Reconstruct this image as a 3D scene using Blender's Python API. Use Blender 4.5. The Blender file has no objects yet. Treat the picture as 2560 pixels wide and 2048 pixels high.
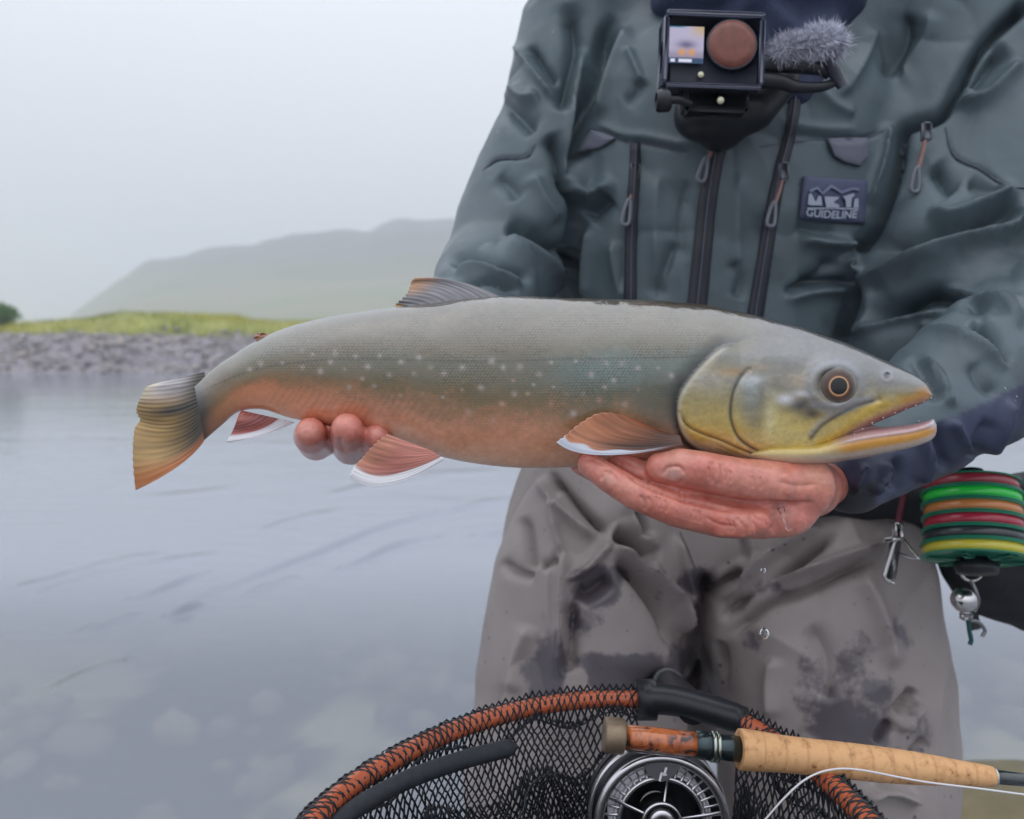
import bpy, math, random
import numpy as np
from mathutils import Vector
from mathutils.bvhtree import BVHTree
rng = np.random.default_rng(7); random.seed(7)
SC = bpy.context.scene
COL = SC.collection
R = math.radians

# ------------------------------------------------------------------ camera, sky, sun, exposure
F = 2000.0                      # focal length in pixels of a 2560 x 2048 frame
CAM = np.array([0.0, 0.0, 0.95])
PITCH = -math.atan((1024 - 834) / F)
RIGHT = np.array([1.0, 0, 0]); FWD = np.array([0, math.cos(PITCH), math.sin(PITCH)]); UP = np.array([0, -math.sin(PITCH), math.cos(PITCH)])
cd = bpy.data.cameras.new('camera'); cam = bpy.data.objects.new('camera', cd); COL.objects.link(cam)
cam.location = CAM; cam.rotation_euler = (R(90) + PITCH, 0, 0)
cd.sensor_width = 36; cd.lens = 36 * F / 2560; cd.clip_start = 0.02; cd.clip_end = 3000
cd.dof.use_dof = True; cd.dof.focus_distance = 0.545; cd.dof.aperture_fstop = 6.5
SC.camera = cam

SUN_EL, SUN_AZ = R(72), R(250)      # high, soft, from behind the photographer's left shoulder
world = bpy.data.worlds.new('World'); SC.world = world; world.use_nodes = True
wn, wl = world.node_tree.nodes, world.node_tree.links
bg = wn['Background']
sky = wn.new('ShaderNodeTexSky'); sky.sky_type = 'NISHITA'; sky.sun_disc = False
sky.sun_elevation = SUN_EL; sky.sun_rotation = SUN_AZ; sky.air_density = 1.0; sky.dust_density = 4.0
smul = wn.new('ShaderNodeMix'); smul.data_type = 'RGBA'; smul.blend_type = 'MULTIPLY'; smul.inputs[0].default_value = 1
smul.inputs[7].default_value = (0.09, 0.09, 0.09, 1)
wl.new(sky.outputs[0], smul.inputs[6])
# overcast cloud cover, brightest overhead as overcast skies are
wtc = wn.new('ShaderNodeTexCoord'); wsx = wn.new('ShaderNodeSeparateXYZ'); wl.new(wtc.outputs['Generated'], wsx.inputs[0])
wmr = wn.new('ShaderNodeMapRange'); wmr.inputs[1].default_value = 0; wmr.inputs[2].default_value = 1; wmr.inputs[3].default_value = 1.0; wmr.inputs[4].default_value = 3.0
wl.new(wsx.outputs[2], wmr.inputs[0])
wcm = wn.new('ShaderNodeMix'); wcm.data_type = 'RGBA'; wcm.blend_type = 'MULTIPLY'; wcm.inputs[0].default_value = 1
wcm.inputs[6].default_value = (0.665, 0.70, 0.755, 1); wl.new(wmr.outputs[0], wcm.inputs[7])
cloud = wn.new('ShaderNodeMix'); cloud.data_type = 'RGBA'; cloud.inputs[0].default_value = 0.90
wl.new(wcm.outputs[2], cloud.inputs[7])
wl.new(smul.outputs[2], cloud.inputs[6])
wl.new(cloud.outputs[2], bg.inputs[0]); bg.inputs[1].default_value = 1.0
sl = bpy.data.lights.new('sun', 'SUN'); sun = bpy.data.objects.new('sun', sl); COL.objects.link(sun)
sl.energy = 0.5; sl.angle = R(110); sl.color = (1.0, 0.97, 0.93)
sd = Vector((math.sin(SUN_AZ) * math.cos(SUN_EL), math.cos(SUN_AZ) * math.cos(SUN_EL), math.sin(SUN_EL)))
sun.rotation_euler = sd.to_track_quat('Z', 'Y').to_euler(); sun.location = (0, -3, 6)
vs = SC.view_settings; vs.view_transform = 'Standard'; vs.look = 'None'; vs.exposure = -0.1; vs.gamma = 1.0; vs.use_curve_mapping = False
SC.cycles.use_denoising = True
SC.cycles.max_bounces = 8; SC.cycles.volume_bounces = 1; SC.cycles.transparent_max_bounces = 12
SC.cycles.caustics_reflective = False; SC.cycles.caustics_refractive = False

# ------------------------------------------------------------------ pixel <-> place
def P(u, v, d):
    u, v, d = np.asarray(u, float), np.asarray(v, float), np.asarray(d, float)
    return CAM + ((u - 1280) / F * d)[..., None] * RIGHT + d[..., None] * FWD - ((v - 1024) / F * d)[..., None] * UP
def proj(X):
    q = np.asarray(X) - CAM; d = q @ FWD
    return 1280 + F * (q @ RIGHT) / d, 1024 - F * (q @ UP) / d, d
def on_plane(u, v, z):           # where the sight line meets a level plane
    q = P(u, v, 1.0) - CAM
    return CAM + q * ((z - CAM[2]) / q[..., 2])[..., None]
def crom(pts, n, closed=False):  # Catmull-Rom through points
    p = np.asarray(pts, float); m = len(p)
    if closed: q = np.vstack([p[-1], p, p[0], p[1]]); segs = m
    else: q = np.vstack([2 * p[0] - p[1], p, 2 * p[-1] - p[-2]]); segs = m - 1
    t = np.linspace(0, segs, n, endpoint=not closed); i = np.minimum(t.astype(int), segs - 1); f = (t - i)[:, None]
    a, b, c, d = q[i], q[i + 1], q[i + 2], q[i + 3]
    return 0.5 * (2 * b + (c - a) * f + (2 * a - 5 * b + 4 * c - d) * f ** 2 + (3 * b - a - 3 * c + d) * f ** 3)
def lin(srgb):
    c = np.asarray(srgb, float) / 255
    return np.where(c <= 0.04045, c / 12.92, ((c + 0.055) / 1.055) ** 2.4)
def sstep(a, b, x):
    t = np.clip((x - a) / (b - a), 0, 1); return t * t * (3 - 2 * t)
_perm = rng.permutation(256)
def vnoise(x, y, z=None):        # smooth value noise in -1..1
    z = np.zeros_like(x) if z is None else z
    xi, yi, zi = np.floor(x).astype(int), np.floor(y).astype(int), np.floor(z).astype(int)
    fx, fy, fz = x - xi, y - yi, z - zi
    fx, fy, fz = [f * f * (3 - 2 * f) for f in (fx, fy, fz)]
    def h(a, b, c): return _perm[(_perm[(_perm[a & 255] + b) & 255] + c) & 255] / 127.5 - 1
    out = 0
    for a in (0, 1):
        for b in (0, 1):
            for c in (0, 1):
                out = out + h(xi + a, yi + b, zi + c) * (fx if a else 1 - fx) * (fy if b else 1 - fy) * (fz if c else 1 - fz)
    return out
def fbm(x, y, z=None, o=4):
    s = 0; a = 1.0; z = np.zeros_like(x) if z is None else z
    for i in range(o):
        s = s + a * vnoise(x * 2 ** i + 17.3 * i, y * 2 ** i + 5.1 * i, z * 2 ** i); a *= 0.5
    return s

# ------------------------------------------------------------------ objects
def tag(o, label=None, cat=None, group=None, kind=None):
    if label: o['label'] = label
    if cat: o['category'] = cat
    if group: o['group'] = group
    if kind: o['kind'] = kind
    return o
def empty(name, loc, label, cat, group=None):
    o = bpy.data.objects.new(name, None); COL.objects.link(o); o.location = Vector(loc); o.empty_display_size = 0.02
    return tag(o, label, cat, group)
def obj(name, V, Fc, m, parent=None, smooth=True, col=None, vec=None):
    V = np.asarray(V, float)
    if parent is not None: V = V - np.array(parent.matrix_basis.translation if parent.parent is None else WORLD[parent.name])
    me = bpy.data.meshes.new(name)
    me.vertices.add(len(V)); me.vertices.foreach_set('co', V.astype(np.float32).ravel())
    if isinstance(Fc, np.ndarray):
        k = Fc.shape[1]; tot = np.full(len(Fc), k); idx = Fc.ravel()
    else:
        tot = np.array([len(f) for f in Fc]); idx = np.concatenate([np.asarray(f) for f in Fc])
    me.loops.add(len(idx)); me.loops.foreach_set('vertex_index', idx.astype(np.int32))
    me.polygons.add(len(tot)); me.polygons.foreach_set('loop_start', (np.cumsum(tot) - tot).astype(np.int32))
    me.polygons.foreach_set('loop_total', tot.astype(np.int32))
    me.polygons.foreach_set('use_smooth', np.full(len(tot), bool(smooth)))
    me.update(calc_edges=True); me.validate()
    if col is not None:
        c = np.asarray(col, float)
        if c.shape[1] == 3: c = np.hstack([c, np.ones((len(c), 1))])
        a = me.color_attributes.new('Col', 'FLOAT_COLOR', 'POINT'); a.data.foreach_set('color', c.astype(np.float32).ravel())
    if vec is not None:
        a = me.attributes.new('fuv', 'FLOAT_VECTOR', 'POINT'); a.data.foreach_set('vector', np.asarray(vec, np.float32).ravel())
    if m: me.materials.append(m)
    o = bpy.data.objects.new(name, me); COL.objects.link(o)
    if parent is not None:
        o.parent = parent; WORLD[o.name] = np.array(parent.matrix_basis.translation) if parent.parent is None else WORLD[parent.name]
    else: WORLD[o.name] = np.zeros(3)
    return o
WORLD = {}
def merge(parts):
    V, Q, n = [], [], 0
    for v, f in parts:
        V.append(np.asarray(v, float)); Q += [tuple(int(i) + n for i in q) for q in f]; n += len(v)
    return np.vstack(V), Q
def frames(p):
    t = np.gradient(p, axis=0); t /= np.linalg.norm(t, axis=1)[:, None] + 1e-12
    a = np.array([0, 0, 1.0]) if abs(t[0][2]) < 0.9 else np.array([0, 1.0, 0])
    n = [np.cross(t[0], a)]; n[0] /= np.linalg.norm(n[0])
    for i in range(1, len(p)):
        x = n[-1] - t[i] * (n[-1] @ t[i]); n.append(x / np.linalg.norm(x))
    n = np.array(n); return t, n, np.cross(t, n)
def tube(p, r, k=10, closed=False, cap=True, sx=1.0):
    p = np.asarray(p, float); r = np.broadcast_to(np.asarray(r, float), (len(p),))
    t, n, b = frames(p); a = np.linspace(0, 2 * np.pi, k, endpoint=False)
    V = p[:, None] + r[:, None, None] * (np.cos(a)[None, :, None] * n[:, None] * sx + np.sin(a)[None, :, None] * b[:, None])
    V = V.reshape(-1, 3); m = len(p); Q = []
    for i in range(m if closed else m - 1):
        for j in range(k):
            i2, j2 = (i + 1) % m, (j + 1) % k
            Q.append((i * k + j, i * k + j2, i2 * k + j2, i2 * k + j))
    if cap and not closed:
        Q.append(tuple(range(k))); Q.append(tuple((m - 1) * k + j for j in reversed(range(k))))
    return V, Q
def lathe(prof, o, ax, k=48, closed=False):  # prof = [(radius, along)], around axis ax through o
    ax = np.asarray(ax, float) / np.linalg.norm(ax); e = np.cross(ax, [0, 0, 1.0] if abs(ax[2]) < .9 else [1.0, 0, 0]); e /= np.linalg.norm(e); f = np.cross(ax, e)
    a = np.linspace(0, 2 * np.pi, k, endpoint=False); V = []
    for r, h in prof: V.append(np.asarray(o) + h * ax + r * (np.cos(a)[:, None] * e + np.sin(a)[:, None] * f))
    V = np.vstack(V); m = len(prof); Q = []
    for i in range(m if closed else m - 1):
        for j in range(k):
            i2 = (i + 1) % m
            Q.append((i * k + j, i2 * k + j, i2 * k + (j + 1) % k, i * k + (j + 1) % k))
    if not closed:
        if prof[0][0] > 1e-6: Q.append(tuple(range(k)))
        if prof[-1][0] > 1e-6: Q.append(tuple((m - 1) * k + j for j in reversed(range(k))))
    return V, Q
def box(c, ex, ey, ez, hx, hy, hz, bev=0.15):    # chamfered block in a local frame (half sizes)
    c, ex, ey, ez = [np.asarray(q, float) for q in (c, ex, ey, ez)]; b = bev * min(hx, hy, hz)
    V, idx = [], {}
    for sx in (-1, 1):
        for sy in (-1, 1):
            for sz in (-1, 1):
                for k in range(3):
                    h = [hx, hy, hz]
                    for q in range(3):
                        if q != k: h[q] -= b
                    idx[(sx, sy, sz, k)] = len(V); V.append(c + ex * sx * h[0] + ey * sy * h[1] + ez * sz * h[2])
    Q = []
    for s in (-1, 1):
        for k in range(3):
            cyc = [(-1, -1), (1, -1), (1, 1), (-1, 1)]
            q = []
            for a, d in cyc:
                t = [0, 0, 0]; t[k] = s; t[(k + 1) % 3] = a; t[(k + 2) % 3] = d; q.append(idx[(*t, k)])
            Q.append(tuple(q if s > 0 else q[::-1]))
    for k in range(3):
        i, j = (k + 1) % 3, (k + 2) % 3
        for a in (-1, 1):
            for d in (-1, 1):
                t0 = [0, 0, 0]; t0[i] = a; t0[j] = d; t1 = list(t0); t0[k] = -1; t1[k] = 1
                q = [idx[(*t0, i)], idx[(*t1, i)], idx[(*t1, j)], idx[(*t0, j)]]
                Q.append(tuple(q if a * d > 0 else q[::-1]))
    for sx in (-1, 1):
        for sy in (-1, 1):
            for sz in (-1, 1):
                q = [idx[(sx, sy, sz, k)] for k in range(3)]
                Q.append(tuple(q if sx * sy * sz > 0 else q[::-1]))
    return np.array(V), Q

# ------------------------------------------------------------------ materials
def mat(name, col=(.5, .5, .5), rough=.5, metal=0., coat=0., coatr=.08, var=0., vscale=30., bump=0., bscale=300., bdist=.001, vcol=False, sss=0., spec=.5, ior=1.45, trans=0., emit=0., rvar=0.):
    m = bpy.data.materials.new(name); m.use_nodes = True
    N, L = m.node_tree.nodes, m.node_tree.links; b = N['Principled BSDF']
    b.inputs['Roughness'].default_value = rough; b.inputs['Metallic'].default_value = metal
    b.inputs['Coat Weight'].default_value = coat; b.inputs['Coat Roughness'].default_value = coatr
    b.inputs['IOR'].default_value = ior; b.inputs['Transmission Weight'].default_value = trans
    b.inputs['Specular IOR Level'].default_value = spec
    if sss: b.inputs['Subsurface Weight'].default_value = sss; b.inputs['Subsurface Radius'].default_value = (1, .35, .2); b.inputs['Subsurface Scale'].default_value = .004
    tc = N.new('ShaderNodeTexCoord')
    if vcol:
        a = N.new('ShaderNodeVertexColor'); a.layer_name = 'Col'; src = a.outputs[0]
    else:
        a = N.new('ShaderNodeRGB'); a.outputs[0].default_value = (*col, 1); src = a.outputs[0]
    if var or rvar:
        nz = N.new('ShaderNodeTexNoise'); nz.inputs['Scale'].default_value = vscale; nz.inputs['Detail'].default_value = 5; nz.inputs['Roughness'].default_value = .6
        L.new(tc.outputs['Object'], nz.inputs['Vector'])
    if var:
        mr = N.new('ShaderNodeMapRange'); mr.inputs[1].default_value = .25; mr.inputs[2].default_value = .75; mr.inputs[3].default_value = 1 - var; mr.inputs[4].default_value = 1 + var
        L.new(nz.outputs[0], mr.inputs[0])
        mx = N.new('ShaderNodeMix'); mx.data_type = 'RGBA'; mx.blend_type = 'MULTIPLY'; mx.inputs[0].default_value = 1
        L.new(src, mx.inputs[6]); L.new(mr.outputs[0], mx.inputs[7]); src = mx.outputs[2]
    if rvar:
        m2 = N.new('ShaderNodeMapRange'); m2.inputs[1].default_value = .35; m2.inputs[2].default_value = .65; m2.inputs[3].default_value = max(.02, rough - rvar); m2.inputs[4].default_value = rough + rvar
        L.new(nz.outputs[0], m2.inputs[0]); L.new(m2.outputs[0], b.inputs['Roughness'])
    L.new(src, b.inputs['Base Color'])
    if emit: L.new(src, b.inputs['Emission Color']); b.inputs['Emission Strength'].default_value = emit
    if bump:
        n2 = N.new('ShaderNodeTexNoise'); n2.inputs['Scale'].default_value = bscale; n2.inputs['Detail'].default_value = 4
        L.new(tc.outputs['Object'], n2.inputs['Vector'])
        bp = N.new('ShaderNodeBump'); bp.inputs['Strength'].default_value = bump; bp.inputs['Distance'].default_value = bdist
        L.new(n2.outputs[0], bp.inputs['Height']); L.new(bp.outputs[0], b.inputs['Normal'])
    return m

# ------------------------------------------------------------------ distance fields -> mesh
class Field:
    def __init__(s, lo, hi, h):
        s.lo = np.asarray(lo, float); s.h = h; n = np.ceil((np.asarray(hi) - s.lo) / h).astype(int) + 1; s.n = n
        ax = [(s.lo[i] + h * np.arange(n[i])).astype(np.float32) for i in range(3)]
        s.X, s.Y, s.Z = np.meshgrid(*ax, indexing='ij', sparse=True); s.f = np.full(n, 1.0, np.float32)
    def chain(s, pts, k=.01, sc=(1, 1, 1), op='add'):     # pts = [(x,y,z,r)], sc stretches space
        sc = np.asarray(sc, np.float32); p = np.asarray(pts, np.float32).copy(); p[:, :3] /= sc
        X, Y, Z = s.X / sc[0], s.Y / sc[1], s.Z / sc[2]; d = None
        if len(p) == 1: p = np.vstack([p, p + [0, 0, 1e-4, 0]])
        for a, b in zip(p[:-1], p[1:]):
            v = b[:3] - a[:3]; L2 = float(v @ v) + 1e-12
            t = np.clip(((X - a[0]) * v[0] + (Y - a[1]) * v[1] + (Z - a[2]) * v[2]) / L2, 0, 1)
            q = np.sqrt((X - a[0] - t * v[0]) ** 2 + (Y - a[1] - t * v[1]) ** 2 + (Z - a[2] - t * v[2]) ** 2) - (a[3] + t * (b[3] - a[3]))
            d = q if d is None else np.minimum(d, q)
        s.comb(d * float(sc.min()) if max(sc) != min(sc) else d, k, op)
    def comb(s, d, k, op='add'):
        if op == 'add':
            h = np.clip(.5 + .5 * (s.f - d) / k, 0, 1); s.f = s.f * (1 - h) + d * h - k * h * (1 - h)
        else:
            h = np.clip(.5 - .5 * (s.f + d) / k, 0, 1); s.f = s.f * (1 - h) - d * h + k * h * (1 - h)
    def mesh(s):
        f = s.f; nx, ny, nz = f.shape; c = nx - 1, ny - 1, nz - 1
        ins = f < 0
        acc = np.zeros((*c, 3), np.float32); cnt = np.zeros(c, np.float32)
        off = [(i, j, k) for i in (0, 1) for j in (0, 1) for k in (0, 1)]
        sl = lambda o: tuple(slice(o[q], o[q] + c[q]) for q in range(3))
        for a in off:
            for ax in range(3):
                if a[ax]: continue
                b = list(a); b[ax] = 1
                fa, fb = f[sl(a)], f[sl(b)]; m = (fa < 0) != (fb < 0)
                t = np.where(m, fa / np.where(m, fa - fb, 1), 0)
                for q in range(3):
                    acc[..., q] += np.where(m, a[q] + (t if q == ax else 0), 0)
                cnt += m
        act = cnt > 0; idx = np.full(c, -1, np.int64); idx[act] = np.arange(act.sum())
        ijk = np.argwhere(act); V = s.lo + s.h * (ijk + acc[act] / cnt[act][:, None])
        Q = []
        for ax in range(3):
            o1, o2 = (ax + 1) % 3, (ax + 2) % 3
            s0 = [slice(1, -1)] * 3; s1 = [slice(1, -1)] * 3; s0[ax] = slice(0, -1); s1[ax] = slice(1, None)
            a, b = ins[tuple(s0)], ins[tuple(s1)]; e = np.argwhere(a != b); sg = a[a != b]
            base = e.copy(); base[:, o1] += 1; base[:, o2] += 1
            def g(d1, d2):
                q = base.copy(); q[:, o1] -= d1; q[:, o2] -= d2; return idx[q[:, 0], q[:, 1], q[:, 2]]
            q = np.stack([g(1, 1), g(0, 1), g(0, 0), g(1, 0)], 1); q[~sg] = q[~sg][:, ::-1]; Q.append(q)
        Q = np.vstack(Q); return V, Q[(Q >= 0).all(1)]
def pc(*pts):                    # (u, v, depth, radius in px) -> (x, y, z, r)
    return [(*P(u, v, d), r / F * d) for u, v, d, r in pts]
def normals(V, Q):
    n = np.cross(V[Q[:, 2]] - V[Q[:, 0]], V[Q[:, 3]] - V[Q[:, 1]]); N = np.zeros_like(V)
    for i in range(4): np.add.at(N, Q[:, i], n)
    return N / (np.linalg.norm(N, axis=1)[:, None] + 1e-12)
def relax(V, Q, it=2, lam=.5):
    E = np.vstack([Q[:, [0, 1]], Q[:, [1, 2]], Q[:, [2, 3]], Q[:, [3, 0]]]); E = np.vstack([E, E[:, ::-1]])
    deg = np.bincount(E[:, 0], minlength=len(V))[:, None] + 1e-9
    for _ in range(it):
        S = np.stack([np.bincount(E[:, 0], weights=V[E[:, 1], i], minlength=len(V)) for i in range(3)], 1)
        V = V + lam * (S / deg - V)
    return V
def subdiv(V, Q):                # one smooth subdivision of a quad mesh
    n = len(V); E = np.sort(np.vstack([Q[:, [0, 1]], Q[:, [1, 2]], Q[:, [2, 3]], Q[:, [3, 0]]]), 1)
    key = E[:, 0] * (n + 1) + E[:, 1]; uk, inv = np.unique(key, return_inverse=True)
    e0, e1 = uk // (n + 1), uk % (n + 1); m = len(Q)
    fc = V[Q].mean(1); ec = (V[e0] + V[e1]) / 2
    V2 = np.vstack([V, ec, fc]); ie = inv + n; i01, i12, i23, i30 = [ie[k * m:(k + 1) * m] for k in range(4)]; f = np.arange(m) + n + len(ec)
    Q2 = np.vstack([np.stack(s, 1) for s in ((Q[:, 0], i01, f, i30), (i01, Q[:, 1], i12, f), (f, i12, Q[:, 2], i23), (i30, f, i23, Q[:, 3]))])
    return relax(V2, Q2, 2, .45), Q2
def pdist(u, v, pts):            # distance to a pixel polyline, with side and position along it
    pts = np.asarray(pts, float); best = np.full(len(u), 1e9); side = np.zeros(len(u)); par = np.zeros(len(u))
    seg = np.linalg.norm(np.diff(pts, axis=0), axis=1); cum = np.concatenate([[0], np.cumsum(seg)])
    for i, (a, b) in enumerate(zip(pts[:-1], pts[1:])):
        w = b - a; t = np.clip(((u - a[0]) * w[0] + (v - a[1]) * w[1]) / (w @ w), 0, 1)
        dx, dy = u - a[0] - t * w[0], v - a[1] - t * w[1]; d = np.hypot(dx, dy); k = d < best
        best = np.where(k, d, best); side = np.where(k, np.sign(w[0] * dy - w[1] * dx), side); par = np.where(k, (cum[i] + t * seg[i]) / cum[-1], par)
    return best, side, par
def sculpt(V, N, folds):         # cloth folds: (points, width px, height mm[, keep ends])
    u, v, d = proj(V); h = np.zeros(len(V))
    face = np.clip(-(N @ FWD) * 1.6 + .08, 0, 1)
    for f in folds:
        pts = crom(f[0], 6 * len(f[0])); lo, hi = pts.min(0) - 3 * f[1], pts.max(0) + 3 * f[1]
        k = np.where((u > lo[0]) & (u < hi[0]) & (v > lo[1]) & (v < hi[1]) & (face > 0))[0]
        if not len(k): continue
        q, s, t = pdist(u[k], v[k], pts)
        end = 1 if len(f) > 3 else sstep(0, .18, t) * sstep(0, .18, 1 - t)
        h[k] += f[2] * .001 * np.exp(-(q / f[1]) ** 1.35) * end
    return V + N * (h * face)[:, None]
# ------------------------------------------------------------------ the place: riverbed and land, water, gravel bar, grass, hill
def grid(xs, ys, zf):
    X, Y = np.meshgrid(xs, ys, indexing='ij'); Z = zf(X, Y); nx, ny = X.shape
    i = np.arange(nx * ny).reshape(nx, ny)
    Q = np.stack([i[:-1, :-1].ravel(), i[1:, :-1].ravel(), i[1:, 1:].ravel(), i[:-1, 1:].ravel()], 1)
    return np.stack([X.ravel(), Y.ravel(), Z.ravel()], 1), Q
def spaced(a, b, n, p=2.0):
    t = np.linspace(0, 1, n); return a + (b - a) * t ** p
BANK = 19.6
def land_z(X, Y):
    edge = BANK + .5 * fbm(X * .12, X * 0 + 3.3) + .12 * fbm(X * .9, X * 0)
    z = -.22 - .35 * sstep(2, 9, Y) * (1 - sstep(13, edge, Y)) + .05 * fbm(X * 1.3, Y * 1.3)
    z = z + 1.12 * sstep(edge - 1.0, edge + 3.3, Y) + .10 * fbm(X * .5, Y * .5) * sstep(edge, edge + 2, Y)
    hum = .48 * np.exp(-((X + 12.6) / 3.0) ** 2) + .30 * np.exp(-((X + 9.2) / 3.6) ** 2) + .18 * np.exp(-((X + 4) / 3.5) ** 2) + .03
    z = z + hum * sstep(edge + 4.0, edge + 6.2, Y) * (1 - .5 * sstep(edge + 9, edge + 25, Y)) * (1 + .12 * fbm(X * .8, Y * .8))
    return z
m_bed = mat('riverbed_stones', rough=.8, vcol=True, bump=.6, bscale=14, bdist=.02)
V, Q = grid(np.concatenate([-spaced(1.2, 260, 90, 2.4)[::-1], np.linspace(-1.1, 1.6, 70), spaced(1.7, 260, 90, 2.4)]),
            np.concatenate([-spaced(.1, 60, 30, 2)[::-1], np.linspace(0, 6, 120), np.linspace(6.1, 18, 60), np.linspace(18.1, 30, 120), spaced(30.2, 900, 60, 2.4)]), land_z)
pat = sstep(-.15, .45, fbm(V[:, 0] * 2.1 + 3, V[:, 1] * 1.5) + .35 * fbm(V[:, 0] * 9, V[:, 1] * 9))[:, None]
cbed = lin((74, 72, 62)) * (1 - pat) + lin((214, 200, 164)) * pat
cgrv = lin((132, 126, 130)) * (1 + .25 * fbm(V[:, 0] * 4, V[:, 1] * 4))[:, None]
cgrs = lin((150, 150, 80)) * (1 + .25 * fbm(V[:, 0] * 1.4, V[:, 1] * 1.4))[:, None]
ew = BANK + .5 * fbm(V[:, 0] * .12, V[:, 0] * 0 + 3.3)
k1 = sstep(-1.2, -.2, V[:, 1] - ew)[:, None]; k2 = sstep(3.1, 4.2, V[:, 1] - ew + .35 * fbm(V[:, 0] * .7, V[:, 1] * .7))[:, None]
tag(obj('ground', V, Q, m_bed, col=(cbed * (1 - k1) + cgrv * k1) * (1 - k2) + cgrs * k2), kind='structure')

# water: silty glacial river; wavelets are real relief
rip = [([(455, 1512), (560, 1470), (690, 1425), (830, 1370), (960, 1320), (1100, 1285), (1310, 1252)], 7, 5.0),
       ([(830, 1438), (920, 1395), (1010, 1362), (1110, 1345)], 6, 5.0), ([(300, 1512), (400, 1478), (480, 1445), (540, 1430)], 6, 4.0),
       ([(405, 1550), (455, 1530), (510, 1510)], 7, 6.0), ([(1175, 1344), (1240, 1338), (1330, 1330)], 6, 5.0),
       ([(1100, 1290), (1200, 1262), (1330, 1250)], 8, 3.0), ([(60, 1500), (220, 1450), (430, 1405), (560, 1385)], 10, 3.0),
       ([(180, 1590), (270, 1560), (360, 1535)], 9, 3.0), ([(810, 1240), (950, 1215), (1120, 1195)], 7, 3.0), ([(640, 1335), (740, 1300), (860, 1275)], 8, 2.5),
       ([(0, 1480), (120, 1455), (300, 1405), (430, 1385)], 10, 2.5), ([(600, 1500), (680, 1465), (760, 1445)], 9, 2.5),
       ([(860, 1225), (1000, 1195), (1250, 1180)], 7, 2.5), ([(60, 1770), (220, 1690), (360, 1650)], 16, 2.0), ([(330, 1250), (480, 1235), (600, 1220)], 9, 2.0)]
def water_z(X, Y):
    s = np.stack([X.ravel(), Y.ravel(), 0 * X.ravel()], 1); ok = s[:, 1] > .25
    u, v, _ = proj(np.where(ok[:, None], s, [0, 5, 0])); h = np.zeros(len(s))
    for pts, w, a in rip:
        q, sd_, t = pdist(u, v, crom(pts, 20)); h += ok * 5.5 * a * .001 * np.exp(-(q / (.8 * w)) ** 2) * np.sin(np.pi * np.clip(t, 0, 1)) ** .7
    h = h.reshape(X.shape)
    h = h + .0022 * vnoise(X * 2.2 - Y * .6, Y * 5.0 + X * .9) + .0010 * vnoise(X * 5.5, Y * 13 + X * 3) + .006 * sstep(4, 14, Y) * vnoise(X * .7, Y * 2.2)
    return h
V, Q = grid(np.concatenate([-spaced(1.95, 260, 70, 2.5)[::-1], np.linspace(-1.9, 2.2, 380), spaced(2.25, 260, 70, 2.5)]),
            np.concatenate([-spaced(.1, 60, 20, 2)[::-1], np.linspace(0, .95, 10), np.linspace(1.0, 4.5, 420), spaced(4.51, 24, 160, 1.5)]), water_z)
mw = bpy.data.materials.new('river_water'); mw.use_nodes = True
N, L = mw.node_tree.nodes, mw.node_tree.links; b = N['Principled BSDF']
b.inputs['Base Color'].default_value = (.29, .312, .365, 1); b.inputs['Roughness'].default_value = .06; b.inputs['IOR'].default_value = 1.6
tp = N.new('ShaderNodeBsdfTransparent'); tp.inputs[0].default_value = (.80, .84, .80, 1)
mixs = N.new('ShaderNodeMixShader'); cv = N.new('ShaderNodeVertexColor'); cv.layer_name = 'Col'; L.new(cv.outputs[0], mixs.inputs[0])
L.new(b.outputs[0], mixs.inputs[1]); L.new(tp.outputs[0], mixs.inputs[2]); L.new(mixs.outputs[0], N['Material Output'].inputs[0])
tc = N.new('ShaderNodeTexCoord'); mp = N.new('ShaderNodeMapping'); mp.inputs['Scale'].default_value = (2.2, 8.0, 1); mp.inputs['Rotation'].default_value = (0, 0, R(-14))
nz = N.new('ShaderNodeTexNoise'); nz.inputs['Scale'].default_value = 1.6; nz.inputs['Detail'].default_value = 3
bp = N.new('ShaderNodeBump'); bp.inputs['Strength'].default_value = .22; bp.inputs['Distance'].default_value = .02
L.new(tc.outputs['Object'], mp.inputs[0]); L.new(mp.outputs[0], nz.inputs['Vector']); L.new(nz.outputs[0], bp.inputs['Height']); L.new(bp.outputs[0], b.inputs['Normal'])
clr = .05 + .37 * sstep(3.4, 1.9, V[:, 1])        # the silty water hides the bed as it deepens
tag(obj('river', V, Q, mw, col=np.stack([clr] * 3, 1)), kind='structure')

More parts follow.
